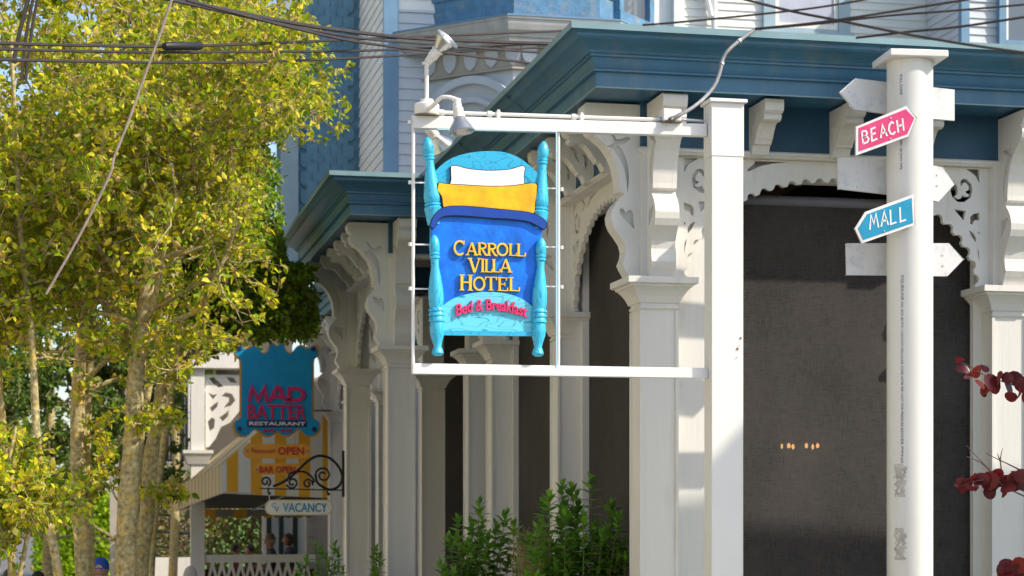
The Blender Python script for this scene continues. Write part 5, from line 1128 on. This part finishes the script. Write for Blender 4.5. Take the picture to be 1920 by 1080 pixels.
bw_.tube([Vector((0, 0, 0)), Vector((.02, 0, 1.2)), PS(2040, 1000, 12.6)-s0, PS(2040, 800, 12.6)-s0], [.03, .022, .014, .008], 8)
bw_.build('stems', mat('dark_red_stem', (.12, .06, .06), .6), sm, smooth=True)
def red(u, v, size_px, sd=12.6):
    p = PS(u, v, sd+rng.normal()*.03)-s0; sz = size_px*1.22*sd/FPX
    q = Vector((rng.normal()*.7, -1, rng.normal()*.7)).to_track_quat('Z', 'Y').to_matrix().to_4x4() @ Matrix.Rotation(rng.uniform(0, 6.28), 4, 'Z')
    o = bpy.data.objects.new('leaf', disc_me); _link(o, sm); o.matrix_local = Matrix.Translation(p) @ q @ Matrix.Diagonal((sz*rng.uniform(.72, 1.05), sz*rng.uniform(.9, 1.15), sz*rng.uniform(.6, 2.4), 1)) @ Matrix.Translation((0, -.5, 0))
for u, v, z in ((1800, 676, 16), (1806, 692, 20), (1816, 702, 22), (1832, 697, 26), (1846, 690, 20), (1838, 720, 20), (1850, 728, 24), (1862, 720, 36), (1874, 712, 30), (1888, 708, 24), (1892, 728, 30), (1900, 706, 26), (1912, 715, 32), (1910, 740, 22), (1895, 744, 24), (1922, 722, 30), (1930, 740, 30), (1845, 738, 14),
                (1800, 912, 20), (1808, 905, 24), (1818, 900, 26), (1830, 908, 28), (1840, 898, 24), (1855, 902, 34), (1866, 912, 30), (1878, 902, 34), (1890, 915, 26), (1895, 895, 26), (1905, 905, 34), (1915, 892, 26), (1856, 922, 24), (1884, 922, 20), (1925, 905, 30), (1805, 918, 16), (1870, 890, 24), (1905, 886, 18), (1822, 915, 20),
                (1880, 1066, 22), (1890, 1060, 26), (1900, 1072, 30), (1912, 1060, 28), (1915, 1078, 32), (1925, 1065, 30), (1885, 1078, 26)): red(u, v, z)
# ------------------------------------------------------------------ warm lamps glowing inside behind the woven screen
bulb = bpy.data.materials.new('lit_bulb'); bulb.use_nodes = True; nb = bulb.node_tree.nodes['Principled BSDF']
nb.inputs['Base Color'].default_value = (1, .6, .25, 1); nb.inputs['Emission Color'].default_value = (1, .5, .16, 1); nb.inputs['Emission Strength'].default_value = 26
for nm_, (u, v, r_) in zip(('leftmost, separate small', 'second from the left, larger', 'third from the left, touching its larger neighbour, small', 'fourth from the left, starting the right-hand cluster,', 'fifth from the left, lowest', 'rightmost'), ((1466, 837, .7), (1479, 836, 1.1), (1487, 838, .9), (1512, 836, 1.0), (1524, 838, .8), (1533, 836, 1.0))):
    p = PY(u, v, 16.6); lb = thing('candle_lamp', nm_+' amber bulb glowing behind the woven screen', 'lamp', p, 0, 'amber bulbs behind the screen')
    MB().lathe([(.003, -.022), (.012*r_, -.014), (.016*r_, 0), (.012*r_, .016), (.003, .026)], (0, 0, 0), 10).build('bulb', bulb, lb, smooth=True)
    MB().lathe([(.01, -.05), (.012, -.023)], (0, 0, 0), 8).build('holder', black, lb)
# ------------------------------------------------------------------ people
skin = mat('skin', (.50, .29, .21), .55, .08, 20); skin_d = mat('tanned_skin', (.34, .18, .12), .55, .08, 20); eye_m = mat('dark_eye', (.03, .02, .02), .3)
def skinned(verts, edges, radii, root=0):
    me = bpy.data.meshes.new('tmp'); me.from_pydata(verts, edges, []); o = bpy.data.objects.new('tmp', me); COL.objects.link(o)
    m = o.modifiers.new('s', 'SKIN'); m.use_smooth_shade = True; sv = me.skin_vertices[0].data
    for i, r in enumerate(radii): sv[i].radius = r if isinstance(r, tuple) else (r, r)
    sv[root].use_root = True; m2 = o.modifiers.new('u', 'SUBSURF'); m2.levels = 1; m2.render_levels = 1
    bpy.context.view_layer.update(); me2 = bpy.data.meshes.new_from_object(o.evaluated_get(bpy.context.evaluated_depsgraph_get()))
    bpy.data.objects.remove(o); return me2
def person(label, loc, rot, pose, shirt, trousers, hair, hat=None, sk=None, long_hair=False, H=1.72):
    """faces -y; the body is one mesh, hair, cap and clothes are its children's colours"""
    sk = sk or skin; t = thing('person', label, 'person', loc, rot); k = H/1.72
    if pose == 'stand':
        hip = .93; J = [(0, 0, hip), (0, 0, 1.08), (0, -.01, 1.26), (0, 0, 1.40), (0, .0, 1.49), (0, -.01, 1.55)]; R_ = [(.15, .11), (.135, .10), (.15, .11), (.12, .09), .055, .052]; Ed = [(i, i+1) for i in range(5)]
        for s_ in (-1, 1):
            b = len(J); J += [(s_*.19, .01, 1.40), (s_*.24, .03, 1.13), (s_*.26, -.06, .90), (s_*.26, -.09, .82)]; R_ += [.058, .045, .034, (.04, .02)]; Ed += [(3, b), (b, b+1), (b+1, b+2), (b+2, b+3)]
            for f in range(5): J.append((s_*(.24+.012*f), -.10-.008*abs(2-f), .74+(0 if f < 4 else .03))); R_.append(.0095); Ed.append((b+3, len(J)-1))
            b = len(J); J += [(s_*.095, 0, .86), (s_*.10, -.01, .49), (s_*.10, .03, .09), (s_*.11, -.14, .035)]; R_ += [.088, .06, .04, (.045, .03)]; Ed += [(0, b), (b, b+1), (b+1, b+2), (b+2, b+3)]
        head = Vector((0, -.02, 1.63))
    else:
        hip = .50; J = [(0, 0, hip), (0, 0, .66), (0, -.02, .84), (0, -.02, .98), (0, -.03, 1.07), (0, -.04, 1.13)]; R_ = [(.16, .12), (.14, .11), (.155, .11), (.12, .09), .055, .052]; Ed = [(i, i+1) for i in range(5)]
        for s_ in (-1, 1):
            b = len(J); J += [(s_*.19, -.02, .98), (s_*.25, -.06, .74), (s_*.17, -.30, .72), (s_*.14, -.38, .73)]; R_ += [.058, .045, .034, (.04, .02)]; Ed += [(3, b), (b, b+1), (b+1, b+2), (b+2, b+3)]
            for f in range(5): J.append((s_*(.10+.018*f), -.46+.01*abs(2-f), .72)); R_.append(.0095); Ed.append((b+3, len(J)-1))
            b = len(J); J += [(s_*.10, -.10, .50), (s_*.12, -.45, .50), (s_*.12, -.46, .08), (s_*.12, -.60, .035)]; R_ += [.085, .062, .042, (.045, .03)]; Ed += [(0, b), (b, b+1), (b+1, b+2), (b+2, b+3)]
        head = Vector((0, -.05, 1.21))
    me = skinned([tuple(Vector(j)*k) for j in J], Ed, [tuple(x*k for x in r) if isinstance(r, tuple) else r*k for r in R_])
    bm = bmesh.new(); bm.from_mesh(me); nb_ = len(bm.faces)
    for f in bm.faces: f.smooth = True
    hd_ = bmesh.ops.create_uvsphere(bm, u_segments=20, v_segments=14, radius=1)['verts']; hc = head*k
    for v in hd_:
        c = v.co.copy(); x, y, z = c; f = max(0, -y)
        nose = math.exp(-((x/.16)**2+((z+.12)/.22)**2))*f; brow = math.exp(-((z-.18)/.12)**2)*f*.05; chin = math.exp(-((x/.4)**2+((z+.85)/.2)**2))*f
        ear = math.exp(-(((abs(x)-1)/.25)**2+(y/.25)**2+((z)/.25)**2))
        sock = math.exp(-(((abs(x)-.38)/.16)**2+((z-.05)/.12)**2))*f
        w_ = .078*(1-.22*max(0, -z)**1.5)
        v.co = hc+Vector((x*w_*(1+.16*ear), y*.096-.028*nose-.02*brow-.014*chin+.012*sock, z*.118))*k
    for f in bm.faces:
        if any(v in hd_ for v in f.verts[:1]): pass
    mi = {}
    hs = set(hd_)
    for f in bm.faces:
        c = f.calc_center_median()/k; f.smooth = True
        if f.verts[0] in hs: f.material_index = 0; continue
        if pose == 'stand': f.material_index = 0 if (c.z > 1.50 or (abs(c.x) > .2 and c.z < 1.16)) else (1 if c.z > .93 else 2)
        else: f.material_index = 0 if (c.z > 1.08 or (c.y < -.12 and c.z > .64)) else (1 if c.z > .56 else 2)
        if c.z < .09: f.material_index = 3
    for s_ in (-1, 1):
        e = bmesh.ops.create_uvsphere(bm, u_segments=8, v_segments=6, radius=.011*k)['verts']; st_ = set(e)
        for v in e: v.co += hc+Vector((s_*.031, -.081, .006))*k
        for v in e:
            for f in v.link_faces: f.material_index = 3
    for v in [q for q in bm.verts if False]: pass
    bm.to_mesh(me); bm.free(); me.name = 'body'
    for m_ in (sk, shirt, trousers, eye_m): me.materials.append(m_)
    link(bpy.data.objects.new('body', me), t)
    hb = bmesh.new(); hv = bmesh.ops.create_uvsphere(hb, u_segments=22, v_segments=14, radius=1)['verts']
    for v in hv:
        x, y, z = v.co; n = 1+.04*math.sin(9*x+5*z)*math.cos(7*y)
        low = -.55 if long_hair else -.15
        if y < -.2 and z < .42: x, y, z = x*.93, y*.86, z*.9           # keep the face clear
        zz = z if z > low else low+(z-low)*(.35 if not long_hair else 1.2)
        v.co = hc+Vector((x*.086*n, (y*.104+.008)*n, zz*.126+.006))*k
    hm = bpy.data.meshes.new('hair'); hb.to_mesh(hm); hb.free(); hm.materials.append(hair); ho = link(bpy.data.objects.new('hair', hm), t)
    for p in hm.polygons: p.use_smooth = True
    if hat:
        hm_, back_ = hat; c = MB(); prof = [(.094, .0), (.096, .02), (.092, .06), (.078, .095), (.05, .12), (.012, .13)]
        c.lathe([(r*k, z*k) for r, z in prof], hc+Vector((0, .006, .035))*k, 24)
        o = c.build('cap', hm_, t, smooth=True)
        sgn = 1 if back_ else -1; br_ = [(.075*math.cos(R(a)), sgn*(.085+.075*abs(math.sin(R(a))))) for a in range(0, 181, 15)]
        V = [(x*k+hc.x, y*k+hc.y, hc.z+(.038-.012*abs(y)/.16)*k) for x, y in br_]+[(x*k+hc.x, y*k+hc.y, hc.z+(.045-.012*abs(y)/.16)*k) for x, y in br_]; n = len(br_)
        MB().add(V, [tuple(range(n)), tuple(range(2*n-1, n-1, -1))]+[(i, (i+1) % n, n+(i+1) % n, n+i) for i in range(n)]).build('brim', hm_, o)
        if not back_:        # the opening and strap at the back of a cap
            MB().plate([(hc.x+.04*k*math.cos(R(a)), hc.z+.045*k+.038*k*math.sin(R(a))) for a in range(0, 181, 20)], (), hc.y+.10*k, hc.y+.104*k).build('cap_opening', hair if False else sk, o)
            MB().box((hc.x-.045*k, hc.y+.098*k, hc.z+.034*k), (hc.x+.045*k, hc.y+.107*k, hc.z+.05*k)).build('strap', hm_, o)
    return t
grey_hair = mat('grey_hair', (.42, .38, .37), .8, .3, 60); dark_hair = mat('dark_hair', (.02, .014, .012), .6, .3, 60); brown_hair = mat('brown_hair', (.07, .035, .02), .6, .3, 60); short_hair = mat('shaved_hair', (.34, .2, .15), .7, .15, 60)
blue_cap = mat('royal_blue_cap', (.01, .07, .38), .7); khaki = mat('khaki_cap', (.16, .12, .08), .8); teal_sh = mat('grey_shirt', (.2, .22, .25), .8); navy_sh = mat('dark_shirt', (.05, .04, .07), .8); maroon_sh = mat('maroon_shirt', (.16, .02, .04), .8); denim = mat('denim', (.04, .06, .12), .85)
def at_ground(u, s): p = PS(u, 1000, s); p.z = .13; return p
def tall(u, v, s): return (CAMH+(HZ-v)*s/FPX-.13)/1.775*1.72
person('person seen from behind in a royal blue cap at the bottom between the trunks', at_ground(188, 19.7), R(180)-YAW, 'stand', teal_sh, denim, short_hair, (blue_cap, False), H=tall(188, 1045, 19.7)/1.01)
person('grey-haired person on the pavement in front of the restaurant post', at_ground(357, 20.5), R(180), 'stand', navy_sh, denim, grey_hair, H=tall(357, 1059, 20.5), long_hair=True)
person('dark-haired person mostly below the frame at the lower left trunks', at_ground(70, 20.0), R(150), 'stand', teal_sh, denim, dark_hair, H=tall(70, 1068, 20))
person('person with black hair just showing in the bottom left corner', at_ground(18, 20.0), R(200), 'stand', navy_sh, denim, dark_hair, H=tall(18, 1064, 20))
def seated(label, u, v, s, rot, *a, **kw):
    p = PS(u, v, s); p.z = .36; H = (CAMH+(HZ-v)*s/FPX-.36)/1.335*1.72; return person(label, p, rot, 'sit', *a, H=H, **kw)
seated('seated diner with black hair, head just above the railing, leftmost of the four', 438, 1021, 39.6, R(100), maroon_sh, denim, dark_hair)
seated('seated diner with brown hair, second from the left behind the railing', 472, 1021, 39.8, R(-100), maroon_sh, denim, brown_hair)
seated('seated diner in a khaki cap facing left behind the railing', 511, 1003, 39.4, R(-85), navy_sh, denim, grey_hair, hat=(khaki, False), sk=skin_d)
seated('seated diner with dark tied-back hair facing left, rightmost behind the railing', 545, 1000, 39.8, R(-85), navy_sh, denim, brown_hair, sk=skin_d, long_hair=True)
